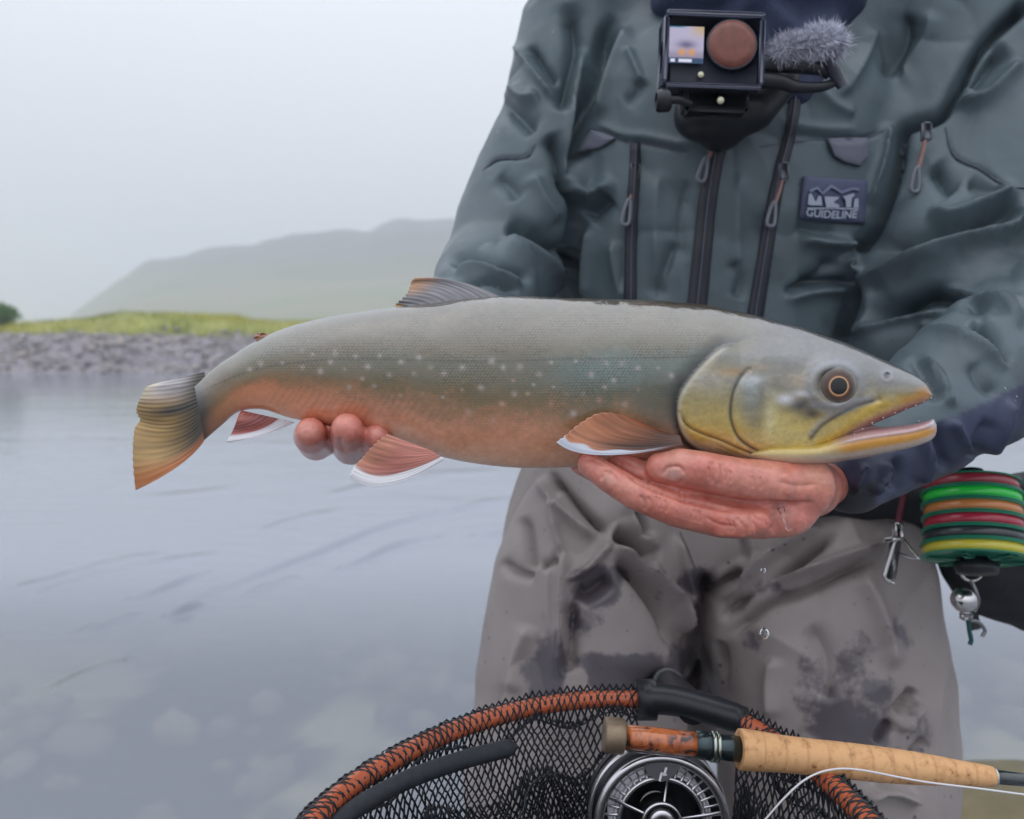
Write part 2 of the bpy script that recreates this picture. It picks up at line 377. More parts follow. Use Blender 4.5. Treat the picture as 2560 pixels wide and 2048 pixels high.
# stones: irregular low boulders, hundreds of shapes squashed at random
def ico(seed, rough=.22):
    g = np.random.default_rng(seed); t = (1 + 5 ** .5) / 2
    v = np.array([(-1, t, 0), (1, t, 0), (-1, -t, 0), (1, -t, 0), (0, -1, t), (0, 1, t), (0, -1, -t), (0, 1, -t), (t, 0, -1), (t, 0, 1), (-t, 0, -1), (-t, 0, 1)], float)
    v /= np.linalg.norm(v[0]); f = np.array([(0, 11, 5), (0, 5, 1), (0, 1, 7), (0, 7, 10), (0, 10, 11), (1, 5, 9), (5, 11, 4), (11, 10, 2), (10, 7, 6), (7, 1, 8), (3, 9, 4), (3, 4, 2), (3, 2, 6), (3, 6, 8), (3, 8, 9), (4, 9, 5), (2, 4, 11), (6, 2, 10), (8, 6, 7), (9, 8, 1)])
    mid = {}; v = list(v)
    def m(a, b):
        k = (min(a, b), max(a, b))
        if k not in mid: x = v[a] + v[b]; v.append(x / np.linalg.norm(x)); mid[k] = len(v) - 1
        return mid[k]
    f2 = []
    for a, b_, c in f: x, y, z = m(a, b_), m(b_, c), m(c, a); f2 += [(a, x, z), (b_, y, x), (c, z, y), (x, y, z)]
    v = np.array(v); v = v * (1 + rough * g.uniform(-1, 1, (len(v), 1))); return v, np.array(f2)
shapes = [ico(i) for i in range(14)]
def scatter(xs, ys, sz, zf, seed, sink=.25):
    g = np.random.default_rng(seed); VV, FF, CC, n = [], [], [], 0
    zz = zf(xs, ys)
    for x, y, s, z in zip(xs, ys, sz, zz):
        v, f = shapes[g.integers(14)]; a = g.uniform(0, 6.28); c_, s_ = math.cos(a), math.sin(a)
        w = v * s * np.array([g.uniform(.8, 1.4), g.uniform(.7, 1.1), g.uniform(.5, .85)])
        w = np.stack([w[:, 0] * c_ - w[:, 1] * s_, w[:, 0] * s_ + w[:, 1] * c_, w[:, 2]], 1) + [x, y, z + s * sink]
        VV.append(w); FF.append(f + n); n += len(w)
        t = g.uniform(.62, 1.35); tint = lin(g.choice([(142, 136, 134), (150, 144, 140), (122, 117, 118), (162, 152, 144)]))
        CC.append(np.broadcast_to(tint * t, (len(w), 3)))
    return np.vstack(VV), np.vstack(FF), np.vstack(CC)
m_stone = mat('gravel_stones', rough=.75, vcol=True, bump=.4, bscale=25, bdist=.01)
g = np.random.default_rng(3); n = 5600
xs = g.uniform(-26, 9, n); ys = BANK - .5 + 5.0 * g.uniform(0, 1, n) ** .9 + .5 * fbm(xs * .12, xs * 0 + 3.3); sz = .035 + .075 * g.uniform(0, 1, n) ** 2.2
V, Fq, Cc = scatter(xs, ys, sz, land_z, 5)
tag(obj('gravel', V, Fq, m_stone, col=Cc, smooth=False), 'grey loose river stones heaped along the far waterline', 'gravel', kind='stuff')
# pale stones on the bed, seen through the shallows
n = 260; xs = g.uniform(-2.2, 2.6, n); ys = 1.2 + 3.2 * g.uniform(0, 1, n); sz = .03 + .06 * g.uniform(0, 1, n) ** 2
V, Fq, Cc = scatter(xs, ys, sz, land_z, 9, .1)
tag(obj('riverbed_pebbles', V, Fq, m_stone, col=Cc * np.array([1.15, 1.1, .85])), 'pale pebbles lying on the riverbed under shallow water', 'pebbles', kind='stuff')

# grass: thousands of blades on the hummocks behind the gravel
def blades(xs, ys, hs, ws, cols, zf, seed):
    g = np.random.default_rng(seed); n = len(xs); z = zf(xs, ys); a = g.uniform(0, 6.28, n); le = g.uniform(-.5, .5, (n, 2)) * hs[:, None]
    b0 = np.stack([xs - np.cos(a) * ws, ys - np.sin(a) * ws, z - .03], 1); b1 = np.stack([xs + np.cos(a) * ws, ys + np.sin(a) * ws, z - .03], 1)
    m0 = (b0 * .75 + b1 * .25); m1 = b0 * .25 + b1 * .75; up = np.stack([le[:, 0] * .35, le[:, 1] * .35, hs * .6], 1); m0 = m0 + up; m1 = m1 + up
    t = np.stack([xs + le[:, 0], ys + le[:, 1], z + hs], 1)
    V = np.stack([b0, b1, m1, m0, t], 1).reshape(-1, 3); i = np.arange(n)[:, None] * 5
    return V, [tuple(q) for q in np.hstack([i, i + 1, i + 2, i + 3])] + [tuple(q) for q in np.hstack([i + 3, i + 2, i + 4])], np.repeat(cols, 5, 0)
m_grass = mat('grass_blades', rough=.6, vcol=True, spec=.2)
n = 32000; xs = g.uniform(-26, 8, n); ys = BANK + 3.7 + 6.5 * g.uniform(0, 1, n) ** 1.3 + .5 * fbm(xs * .12, xs * 0 + 3.3)
kk = (fbm(xs * .55 + 4, ys * .9) * .5 + .5 + g.normal(0, .16, n))[:, None].clip(0, 1)
rt = sstep(-9, -5, xs)[:, None] * .55
cc = (lin((122, 142, 44)) * (1 - kk) + lin((196, 188, 84)) * kk) * (1 - rt) + lin((176, 158, 110)) * rt
V, Fq, Cc = blades(xs, ys, g.uniform(.05, .18, n), g.uniform(.010, .022, n), cc * g.uniform(.7, 1.25, (n, 1)), land_z, 4)
tag(obj('grass', V, Fq, m_grass, col=Cc, smooth=False), 'yellow green rough grass on hummocks behind the gravel bar', 'grass', kind='stuff')

# low shrub at the end of the grass
def shrub(name, u, dist, h, w, label, seed):
    g = np.random.default_rng(seed); x = (u - 1280) / F * dist; z = float(land_z(np.array([x]), np.array([dist]))[0])
    r = empty(name, (x, dist, z), label, 'shrub')
    st = []
    for k in range(9):
        a = g.uniform(0, 6.28); e = np.array([x + math.cos(a) * w * .6, dist + math.sin(a) * w * .5, z + h * g.uniform(.6, .9)])
        st.append(tube(crom([(x, dist, z - .1), (np.array([x, dist, z]) + e) / 2 + [0, 0, .1], e], 6), np.linspace(.03, .008, 6), 5))
    obj('trunk', *merge(st), mat('shrub_bark', (.09, .07, .05), .8), r)
    n = 2600; q = g.normal(0, 1, (n, 3)); q /= np.linalg.norm(q, axis=1)[:, None]; q *= g.uniform(.35, 1, (n, 1)) ** .5
    q *= 1 + .3 * fbm(q[:, 0] * 3, q[:, 1] * 3, q[:, 2] * 3)[:, None]
    c = np.array([x, dist, z + h * .55]) + q * [w, w * .8, h * .52]
    a = g.normal(0, 1, (n, 3)); a /= np.linalg.norm(a, axis=1)[:, None]; b_ = np.cross(a, g.normal(0, 1, (n, 3))); b_ /= np.linalg.norm(b_, axis=1)[:, None]
    s = g.uniform(.04, .075, (n, 1)); V = np.stack([c - a * s, c + b_ * s * .45, c + a * s, c - b_ * s * .45], 1).reshape(-1, 3)
    cols = np.repeat(lin((92, 128, 52)) * g.uniform(.55, 1.4, (n, 1)), 4, 0)
    obj('crown', V, np.arange(4 * n).reshape(n, 4), m_grass, r, smooth=False, col=cols)
shrub('shrub', -6, 24.8, .70, .62, 'dark green rounded shrub at the end of the grassy hummock', 21)

# hill: long slope rising into the mist
def hill_z(X, Y):
    D = 420.0; u = 1280 + F * X / np.maximum(Y, 30)
    prof = np.interp(u, [-900, 60, 170, 250, 330, 390, 520, 640, 720, 850, 930, 1010, 1120, 1500, 2200, 4200], [838, 838, 800, 745, 690, 655, 634, 626, 605, 590, 597, 572, 566, 545, 560, 600])
    top = (834 - prof) / F * D
    k = sstep(150, D, Y); k = k ** 1.25
    return 1.2 + top * k * (1 - .35 * sstep(D + 5, D + 240, Y)) * (1 + .05 * fbm(X * .02, Y * .02)) + 1.6 * fbm(X * .05, Y * .05) * k - .9
V, Q = grid(np.linspace(-330, 900, 300), np.concatenate([np.linspace(120, 440, 130), np.linspace(446, 700, 20)]), hill_z)
kk = sstep(-.5, .6, fbm(V[:, 0] * .018, V[:, 1] * .03) + .3 * fbm(V[:, 0] * .09, V[:, 1] * .09))[:, None]
hh = sstep(10, 40, V[:, 2])[:, None]
ch = (lin((96, 110, 70)) * (1 - kk) + lin((118, 114, 90)) * kk) * (1 - hh) + lin((66, 68, 76)) * hh
tag(obj('hill', V, Q, mat('hill_moor', rough=.9, vcol=True, bump=.5, bscale=.3, bdist=1.0), col=ch), kind='structure')

# olive stone slab under the shallows beside the angler
v, f = ico(77, .10)
for _ in range(1):
    c = on_plane(np.array(2560.), np.array(2080.), 0.0)
    VV = v * [.46, .30, .17] + c + [0.0, .0, -.095]
tag(obj('boulder', VV, f, mat('mossy_stone', (.125, .10, .045), .55, var=.3, vscale=9, bump=.5, bscale=30, bdist=.006)), 'flat olive brown stone at the water surface beside the angler\'s leg', 'stone')
# ------------------------------------------------------------------ the fish (arctic char), built in its own length/height plane
FD = .56
fish = empty('fish', P(np.array(1300.), np.array(1160.), np.array(FD)), 'large wet char with grey green back, pale spots and orange belly held in two hands', 'fish')
TOP = [(486, 965), (532, 924), (578, 891), (640, 853), (717, 819), (810, 795), (900, 780), (996, 768), (1088, 757), (1180, 746), (1300, 740), (1423, 745), (1534, 748), (1617, 750), (1701, 756), (1784, 765), (1868, 784), (1946, 803), (2007, 819), (2090, 848), (2146, 870), (2202, 895), (2258, 921), (2292, 940), (2317, 958), (2331, 982)]
BOT = [(511, 1101), (556, 1062), (597, 1030), (655, 1024), (722, 1044), (812, 1064), (902, 1078), (998, 1104), (1090, 1138), (1180, 1158), (1300, 1170), (1423, 1168), (1534, 1160), (1617, 1152), (1701, 1143), (1784, 1145), (1868, 1160), (1935, 1158), (1990, 1146), (2060, 1126), (2118, 1092), (2170, 1066), (2225, 1043), (2275, 1021), (2308, 1008), (2330, 994)]
HW = [.013, .015, .018, .022, .026, .029, .031, .0325, .034, .0345, .035, .035, .0345, .034, .034, .0345, .034, .0325, .031, .029, .026, .0225, .0190, .0155, .0120, .0065]
NL = 800
top = crom(TOP, NL); bot = crom(BOT, NL); hw = crom(np.array(HW)[:, None], NL)[:, 0]
fr = np.linspace(0, 1, 230) ** 1.0
phi = np.concatenate([np.pi * fr, np.pi + np.pi * np.linspace(0, 1, 62)[1:-1]])       # 0 = back ridge, pi = belly, front half first
ct, st_ = np.cos(phi), np.sin(phi)
t_ = (1 - np.sign(ct) * np.abs(ct) ** 1.0) / 2
U = top[:, None, 0] * (1 - t_) + bot[:, None, 0] * t_
W = top[:, None, 1] * (1 - t_) + bot[:, None, 1] * t_
# relief: gill cover, cheek plates, eye socket, jaw bone, nostril
GILL = np.array([(1842, 856), (1800, 868), (1762, 900), (1722, 945), (1695, 990), (1690, 1035), (1700, 1080), (1724, 1112), (1770, 1138), (1830, 1158)], float)
GILLC = crom(GILL, 60)
PRE = crom([(1872, 925), (1850, 945), (1832, 985), (1826, 1030), (1832, 1066), (1850, 1098), (1880, 1120), (1915, 1134)], 40)
BRAN = crom([(1698, 1032), (1716, 1062), (1750, 1082), (1800, 1100), (1850, 1122), (1900, 1140), (1960, 1148)], 40)
MAXG = crom([(2196, 1000), (2150, 1012), (2110, 1030), (2060, 1060), (2035, 1085), (2020, 1108)], 40)
MAXY = crom([(2230, 1004), (2190, 1022), (2150, 1045), (2110, 1075), (2070, 1100), (2035, 1118)], 40)
uf, wf = U.ravel(), W.ravel(); tf = np.broadcast_to(t_, U.shape).ravel()
def inside(u, v, poly):
    c = np.zeros(len(u), bool); p = np.asarray(poly); j = len(p) - 1
    for i in range(len(p)):
        m = (p[i, 1] > v) != (p[j, 1] > v); x = (p[j, 0] - p[i, 0]) * (v - p[i, 1]) / (p[j, 1] - p[i, 1] + 1e-9) + p[i, 0]
        c ^= m & (u < x); j = i
    return c
OPER = np.vstack([GILLC, [(2100, 1180), (2200, 1000), (2100, 850), (1900, 840)]])
inop = inside(uf, wf, OPER)
dg, _, _ = pdist(uf, wf, GILLC); dp, sp, _ = pdist(uf, wf, PRE); db, _, _ = pdist(uf, wf, BRAN); dm, _, _ = pdist(uf, wf, MAXG); dy, _, _ = pdist(uf, wf, MAXY)
dtop, _, _ = pdist(uf, wf, np.array([(1842, 856), (1900, 840), (2100, 850), (2200, 1000), (2100, 1180)]))
EYE = np.array([2090., 966.]); de = np.hypot(uf - EYE[0], (wf - EYE[1]) * 1.06)
NOS = np.array([2218., 939.]); dn = np.hypot(uf - NOS[0], wf - NOS[1])
h = np.where(inop, 1.9 * (1 - np.exp(-(dg / 14) ** 2)) - .3, 1.6 * sstep(70, 5, dg) * 0 - 1.6 * np.exp(-(dg / 26) ** 2))
h = h * np.where(inop, sstep(560, 330, uf - 1690 + 0 * uf) * sstep(0, 70, dtop), sstep(1850, 1800, uf))
h += -1.1 * np.exp(-(dp / 7) ** 2) - .9 * np.exp(-(db / 5) ** 2) - 1.3 * np.exp(-(dm / 7) ** 2) + 1.2 * np.exp(-(dy / 13) ** 2)
h += 2.6 * np.exp(-((de - 56) / 17) ** 2) - 4.5 * sstep(50, 30, de) + .6 * np.exp(-((de - 80) / 10) ** 2)
h += -1.3 * sstep(9, 3, dn) + .3 * np.exp(-((dn - 13) / 5) ** 2)
h += .12 * fbm(uf / 30, wf / 22) * inop
h += .25 * vnoise(uf / 90, wf / 60)
cov = np.repeat(np.where(np.arange(len(phi)) < 230, 1, .0)[None], NL, 0).ravel()
fs = np.sin(np.minimum(phi, np.pi)) ; fs = np.broadcast_to(np.abs(np.sin(phi)), U.shape).ravel()
pw_ = np.where(t_ < .5, 1.16, .92) ; pw_ = .92 - .12 * sstep(.55, .25, t_) + .10 * sstep(.5, .2, t_)[None] * sstep(1150, 1450, top[:, :1])
dep = FD - (hw[:, None] * np.sign(st_) * np.abs(st_) ** pw_).ravel() - h * .001 * np.sign(np.broadcast_to(st_, U.shape).ravel()) * sstep(.05, .5, fs)
# slight sideways bow: the tail swings away from the lens
bow = lambda u: .030 * sstep(900, 330, u) ** 1.5 + .012 * sstep(1900, 2340, u) * 0
dep = dep + bow(uf)
V = P(uf, wf, dep)
m_ = len(phi); i = np.arange(NL * m_).reshape(NL, m_); j = np.roll(i, -1, 1)
Q = np.stack([i[:-1].ravel(), i[1:].ravel(), j[1:].ravel(), j[:-1].ravel()], 1)

# pigment: back, flanks, belly, spots, lateral line, head plates, painted shade behind the gill cover
C3 = lambda *c: lin(c)
def ramp(t, stops):
    x = [s[0] for s in stops]; c = np.array([lin(s[1]) for s in stops]); return np.stack([np.interp(t, x, c[:, k]) for k in range(3)], 1)
def paint(C, u, v, cx, cy, rx, ry, col, a=1., ang=0.):
    ca, sa = math.cos(R(ang)), math.sin(R(ang)); dx, dy = u - cx, v - cy
    q = ((dx * ca + dy * sa) / rx) ** 2 + ((-dx * sa + dy * ca) / ry) ** 2
    k = (a * np.exp(-q * 1.2))[:, None]; return C * (1 - k) + lin(col) * k
def line(C, u, v, pts, w, col, a=1., pw=2):
    d, s, t = pdist(u, v, pts); k = (a * np.exp(-(d / w) ** pw) * sstep(0, .08, t) * sstep(0, .08, 1 - t))[:, None]; return C * (1 - k) + lin(col) * k
wob = .035 * fbm(uf / 60, wf / 40) + .03 * fbm(uf / 14, wf / 10) + .02 * vnoise(uf / 5, wf / 5)
tb = tf + wob
body = ramp(tb, [(0, (74, 66, 52)), (.15, (108, 98, 76)), (.30, (122, 110, 84)), (.40, (118, 114, 96)), (.50, (120, 112, 86)), (.60, (136, 114, 80)), (.70, (172, 126, 92)), (.80, (208, 142, 108)), (.90, (226, 162, 130)), (1, (240, 190, 158))])
tail = ramp(tb, [(0, (100, 96, 80)), (.25, (116, 108, 84)), (.42, (122, 110, 78)), (.54, (146, 112, 74)), (.68, (206, 130, 88)), (1, (228, 150, 108))])
kt = sstep(950, 640, uf)[:, None]; C = body * (1 - kt) + tail * kt
fr_ = sstep(1300, 1500, uf)[:, None]; bodyf = ramp(tb, [(0, (76, 68, 54)), (.15, (112, 102, 80)), (.28, (116, 108, 84)), (.38, (118, 128, 116)), (.48, (114, 122, 110)), (.57, (112, 110, 90)), (.68, (146, 122, 92)), (.80, (204, 152, 116)), (1, (242, 196, 166))])
C = C * (1 - fr_) + bodyf * fr_
C = paint(C, uf, wf, 545, 1015, 60, 90, (150, 108, 60), .6); C = paint(C, uf, wf, 500, 1035, 46, 70, (54, 48, 42), .9)
C = paint(C, uf, wf, 1640, 1050, 60, 80, (92, 92, 80), .7); C = paint(C, uf, wf, 1500, 930, 130, 40, (112, 138, 132), .35)
C = line(C, uf, wf, np.array([(478, 950), (490, 990), (500, 1045), (515, 1115)]), 15, (44, 40, 36), .8)
for k in range(26):       # fine oblique muscle marks low on the tail flank
    x0 = 690 + k * 17; y0 = 985 + .12 * (x0 - 690) + rng.uniform(-8, 8)
    C = line(C, uf, wf, np.array([(x0 - 18, y0 + 26), (x0 + 16, y0 - 24)]), 3.2, (96, 84, 62), .20)
LL = crom([(486, 993), (532, 965), (625, 928), (717, 910), (833, 898), (996, 899), (1200, 904), (1423, 898), (1645, 895), (1757, 889), (1800, 880)], 90)
dl, _, tl = pdist(uf, wf, LL); kl = (.55 * np.exp(-(dl / 2.6) ** 2) * (.45 + .55 * (np.sin(uf * .55) > -.2)))[:, None]; C = C * (1 - kl) + C3(46, 44, 38) * kl
z1 = [(1040, 510), (1135, 550), (1270, 520), (1400, 515), (985, 580), (875, 555), (1335, 575), (1515, 550), (1610, 525), (1675, 580), (1845, 580), (1745, 610), (2005, 540), (2065, 575), (1450, 620), (1305, 640), (1210, 590), (1235, 685), (1370, 680), (1510, 730), (1630, 720), (1740, 740), (1845, 700), (1940, 685), (2060, 775), (1880, 820), (1585, 615), (2120, 650), (2125, 730), (1080, 600), (760, 560), (700, 590), (1160, 500), (980, 490)]
z2 = [(50, 455), (105, 485), (180, 480), (320, 460), (430, 455), (570, 465), (640, 465), (710, 485), (800, 485), (265, 515), (330, 570), (215, 600), (155, 600), (385, 600), (465, 600), (100, 645), (320, 645), (650, 650), (710, 580), (535, 630), (5, 575), (240, 560), (500, 515), (60, 720), (210, 690), (420, 690), (560, 570), (600, 540), (860, 520)]
spots = [(300 + x / 2.156, 650 + y / 2.156) for x, y in z1] + [(1200 + x / 1.7967, 650 + y / 1.7967) for x, y in z2]
for sx_, sy_ in spots:
    rr = rng.uniform(4.2, 8.6); C = paint(C, uf, wf, sx_, sy_, rr, rr * rng.uniform(.8, 1.15), (214, 196, 190) if sy_ < 950 or rng.random() < .5 else (214, 168, 146), rng.uniform(.28, .7))
# head
hk = (inop & (uf > 1685)) | (uf > 1850)
bt = np.interp(uf, [p[0] for p in BOT], [p[1] for p in BOT]); tp_ = np.interp(uf, [p[0] for p in TOP], [p[1] for p in TOP])
th = (wf - tp_) / np.maximum(bt - tp_, 40)
H = ramp(th + .02 * fbm(uf / 25, wf / 20), [(0, (78, 76, 72)), (.22, (108, 108, 106)), (.36, (126, 122, 106)), (.48, (164, 156, 134)), (.62, (182, 166, 112)), (.78, (208, 178, 88)), (.90, (212, 190, 132)), (1, (216, 206, 196))])
for a in [(1762, 950, 50, 45, (186, 178, 164), .7), (1740, 1010, 45, 50, (176, 160, 108), .6), (1790, 1040, 50, 45, (176, 154, 92), .6), (1880, 1000, 34, 55, (146, 152, 148), .8), (1893, 1052, 32, 40, (118, 112, 94), .6), (1880, 960, 30, 22, (176, 184, 186), .7),
          (1955, 965, 40, 24, (92, 92, 78), .6), (1940, 1080, 34, 64, (220, 200, 124), .8), (1985, 1100, 64, 42, (218, 200, 130), .75), (2000, 1012, 40, 24, (62, 54, 54), .95), (2030, 1034, 26, 18, (50, 44, 48), .85), (2080, 1018, 60, 8, (58, 54, 54), .6), (1905, 985, 12, 40, (84, 82, 78), .5), (1962, 998, 24, 14, (226, 222, 226), .95), (2012, 984, 34, 9, (214, 208, 212), .85), (1880, 948, 30, 12, (206, 208, 206), .8), (1925, 1040, 16, 50, (216, 204, 160), .7),
          (1995, 950, 36, 18, (190, 166, 140), .55), (1830, 930, 40, 12, (182, 142, 84), .7), (1900, 918, 36, 12, (178, 150, 116), .55), (1780, 915, 40, 20, (168, 150, 112), .5), (1960, 905, 60, 20, (86, 84, 74), .5), (2085, 1010, 60, 14, (176, 174, 180), .75), (2150, 1000, 46, 9, (186, 178, 184), .7),
          (2310, 985, 26, 16, (214, 140, 40), .95), (2275, 1000, 36, 14, (206, 146, 44), .9), (1750, 1090, 60, 22, (200, 164, 62), .7), (1850, 1125, 60, 16, (198, 164, 60), .6), (1940, 1120, 60, 18, (206, 176, 84), .6), (2230, 950, 60, 30, (112, 112, 118), .4)]:
    H = paint(H, uf, wf, *a)
H = line(H, uf, wf, MAXY, 15, (212, 176, 66), .92); H = line(H, uf, wf, MAXG, 7, (66, 66, 60), .85)
H = line(H, uf, wf, MAXG + [0, -14], 7, (176, 176, 180), .5)
H = line(H, uf, wf, PRE, 4.5, (44, 42, 40), .85); H = line(H, uf, wf, BRAN, 3.2, (88, 72, 36), .8)
for o in (12, 22, 31): H = line(H, uf, wf, BRAN[18:] + [-6, o], 2.6, (150, 128, 76), .5)
mouth = crom([(2327, 992), (2290, 1010), (2240, 1028), (2185, 1052), (2140, 1080), (2110, 1102)], 30)
H = line(H, uf, wf, mouth, 9, (186, 116, 104), .8); H = line(H, uf, wf, mouth + [0, 8], 6, (120, 76, 76), .6)
ring = np.exp(-((de - 50) / 9) ** 2)[:, None] * .5; H = H * (1 - ring) + C3(52, 54, 58) * ring
ring = np.exp(-((de - 68) / 10) ** 2)[:, None] * .5; H = H * (1 - ring) + C3(126, 130, 142) * ring
k = (sstep(11, 5, dn) * .9)[:, None]; H = H * (1 - k) + C3(30, 30, 32) * k
k = (np.exp(-((dn - 13) / 3) ** 2) * .25)[:, None]; H = H * (1 - k) + C3(176, 178, 182) * k
H = H * (1 + .07 * fbm(uf / 9, wf / 9) + .07 * vnoise(uf / 3.1, wf / 3.1) + .10 * vnoise(uf / 22 + wf / 60, wf / 9))[:, None]
hk2 = hk[:, None].astype(float); bo = sstep(1840, 1960, uf); blend = np.where(inop, bo + (sstep(0, 5, dg) - bo) * sstep(0, 60, dtop), bo)[:, None]
C = C * (1 - blend) + H * blend
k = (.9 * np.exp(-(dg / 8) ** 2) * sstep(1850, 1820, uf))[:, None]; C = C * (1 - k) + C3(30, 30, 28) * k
k = (.85 * np.exp(-(dg / 24) ** 2) * (~inop))[:, None]; C = C * (1 - k) + C3(48, 48, 44) * k  # shadow gap behind the gill cover, painted into the skin colour
k = (.55 * np.exp(-((dg - 9) / 5) ** 2) * inop * sstep(1830, 1800, uf))[:, None]; C = C * (1 - k) + C3(214, 206, 184) * k
C = C * (1 + .05 * fbm(uf / 7, wf / 7, o=2))[:, None]
C = C * (.80 + .28 * sstep(.5, .8, tf) + .06 * sstep(1700, 1800, uf) * inop)[:, None]
mask = (.55 + .5 * fbm(uf / 70, wf / 35)).clip(.1, 1) * np.where(hk, 0, sstep(0, 60, dg)) * sstep(480, 700, uf) * sstep(1.0, .55, tf + .12) * sstep(.02, .12, tf)
mf = bpy.data.materials.new('char_skin'); mf.use_nodes = True
N, L = mf.node_tree.nodes, mf.node_tree.links; b = N['Principled BSDF']
vc = N.new('ShaderNodeVertexColor'); vc.layer_name = 'Col'; at = N.new('ShaderNodeAttribute'); at.attribute_name = 'fuv'
mp = N.new('ShaderNodeMapping'); mp.inputs['Scale'].default_value = (1, 1, 1); L.new(at.outputs['Vector'], mp.inputs[0])
vo = N.new('ShaderNodeTexVoronoi'); vo.voronoi_dimensions = '2D'; vo.inputs['Scale'].default_value = 1; vo.inputs['Randomness'].default_value = .3; L.new(mp.outputs[0], vo.inputs['Vector'])
sm = N.new('ShaderNodeMath'); sm.operation = 'MULTIPLY'; L.new(vc.outputs[1], sm.inputs[0])
mr = N.new('ShaderNodeMapRange'); mr.inputs[1].default_value = .1; mr.inputs[2].default_value = .62; mr.inputs[3].default_value = 1.25; mr.inputs[4].default_value = .52; L.new(vo.outputs[0], mr.inputs[0])
lp = N.new('ShaderNodeMix'); lp.data_type = 'RGBA'; lp.blend_type = 'MULTIPLY'; L.new(vc.outputs[1], lp.inputs[0]); L.new(vc.outputs[0], lp.inputs[6]); L.new(mr.outputs[0], lp.inputs[7])
L.new(lp.outputs[2], b.inputs['Base Color'])
b.inputs['Roughness'].default_value = .36; b.inputs['Coat Weight'].default_value = 1; b.inputs['Coat Roughness'].default_value = .035; b.inputs['Coat IOR'].default_value = 2.15; b.inputs['Metallic'].default_value = .06; b.inputs['Specular IOR Level'].default_value = .3
inv = N.new('ShaderNodeMath'); inv.operation = 'MULTIPLY'; L.new(vo.outputs[0], inv.inputs[0]); L.new(vc.outputs[1], inv.inputs[1])
bp = N.new('ShaderNodeBump'); bp.invert = True; bp.inputs['Strength'].default_value = .35; bp.inputs['Distance'].default_value = .0006; L.new(inv.outputs[0], bp.inputs['Height']); L.new(bp.outputs[0], b.inputs['Normal'])
sx3 = N.new('ShaderNodeSeparateXYZ'); L.new(at.outputs['Vector'], sx3.inputs[0]); L.new(sx3.outputs[2], b.inputs['Coat Weight'])
cn = N.new('ShaderNodeTexNoise'); cn.inputs['Scale'].default_value = 55; cn.inputs['Detail'].default_value = 5; ct_ = N.new('ShaderNodeTexCoord'); L.new(ct_.outputs['Object'], cn.inputs['Vector'])
cb = N.new('ShaderNodeBump'); cb.inputs['Strength'].default_value = .5; cb.inputs['Distance'].default_value = .003; L.new(cn.outputs[0], cb.inputs['Height']); L.new(cb.outputs[0], b.inputs['Coat Normal'])
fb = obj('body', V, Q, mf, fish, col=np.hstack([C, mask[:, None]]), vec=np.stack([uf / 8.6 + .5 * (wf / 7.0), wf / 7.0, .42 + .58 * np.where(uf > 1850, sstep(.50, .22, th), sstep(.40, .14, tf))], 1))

# lower jaw: its own loft, running back inside the throat
JT = [(1840, 1128), (1910, 1108), (1970, 1104), (2040, 1104), (2100, 1088), (2160, 1074), (2220, 1067), (2280, 1061), (2316, 1053), (2333, 1048), (2341, 1060)]
JB = [(1840, 1144), (1910, 1164), (1970, 1169), (2040, 1163), (2100, 1154), (2160, 1145), (2220, 1133), (2280, 1119), (2318, 1106), (2336, 1093), (2342, 1078)]
JW = [.012, .0235, .0252, .0255, .0245, .0225, .0195, .0155, .0115, .008, .004]
n1, n2 = 260, 90; jt, jb, jw = crom(JT, n1), crom(JB, n1), crom(np.array(JW)[:, None], n1)[:, 0]
ph = np.linspace(0, 2 * np.pi, n2, endpoint=False); tt = (1 - np.cos(ph)) / 2
Uj = (jt[:, None, 0] * (1 - tt) + jb[:, None, 0] * tt).ravel(); Wj = (jt[:, None, 1] * (1 - tt) + jb[:, None, 1] * tt).ravel(); tj = np.broadcast_to(tt, (n1, n2)).ravel()
sj = np.sin(ph); dj = (FD - jw[:, None] * np.sign(sj) * np.abs(sj) ** .8).ravel()
lip = np.exp(-((tj - .20) / .10) ** 2) * .0007; dj = dj - lip * np.sign(np.broadcast_to(sj, (n1, n2)).ravel())
CJ = ramp(tj, [(0, (176, 128, 126)), (.16, (196, 160, 160)), (.28, (186, 150, 148)), (.35, (136, 92, 48)), (.43, (204, 138, 34)), (.66, (214, 152, 52)), (.76, (208, 176, 146)), (1, (206, 190, 182))])
kb = sstep(2130, 2060, Uj)[:, None]; CJ = CJ * (1 - kb) + ramp(tj, [(0, (200, 170, 90)), (.4, (202, 174, 90)), (.7, (206, 190, 160)), (1, (208, 196, 184))]) * kb
CJ = paint(CJ, Uj, Wj, 2338, 1058, 14, 16, (196, 196, 206), .95); CJ = paint(CJ, Uj, Wj, 2338, 1080, 10, 14, (190, 116, 50), .5)
CJ = CJ * (1 + .06 * fbm(Uj / 9, Wj / 9))[:, None]
i = np.arange(n1 * n2).reshape(n1, n2); j = np.roll(i, -1, 1)
Qj = [tuple(q) for q in np.stack([i[:-1].ravel(), i[1:].ravel(), j[1:].ravel(), j[:-1].ravel()], 1)] + [tuple(i[-1])]
obj('lower_jaw', P(Uj, Wj, dj), Qj, mf, fish, col=np.hstack([CJ, 0 * tj[:, None]]), vec=np.stack([Uj, Wj, 0 * Uj + .5], 1))
# tongue and mouth lining
obj('tongue', *tube(P(*crom([(2080, 1098, FD), (2130, 1090, FD), (2180, 1086, FD), (2210, 1084, FD)], 14).T), np.linspace(.011, .004, 14), 12), mat('mouth_lining', (.42, .26, .26), .3, coat=.6, var=.15, vscale=120), fish)
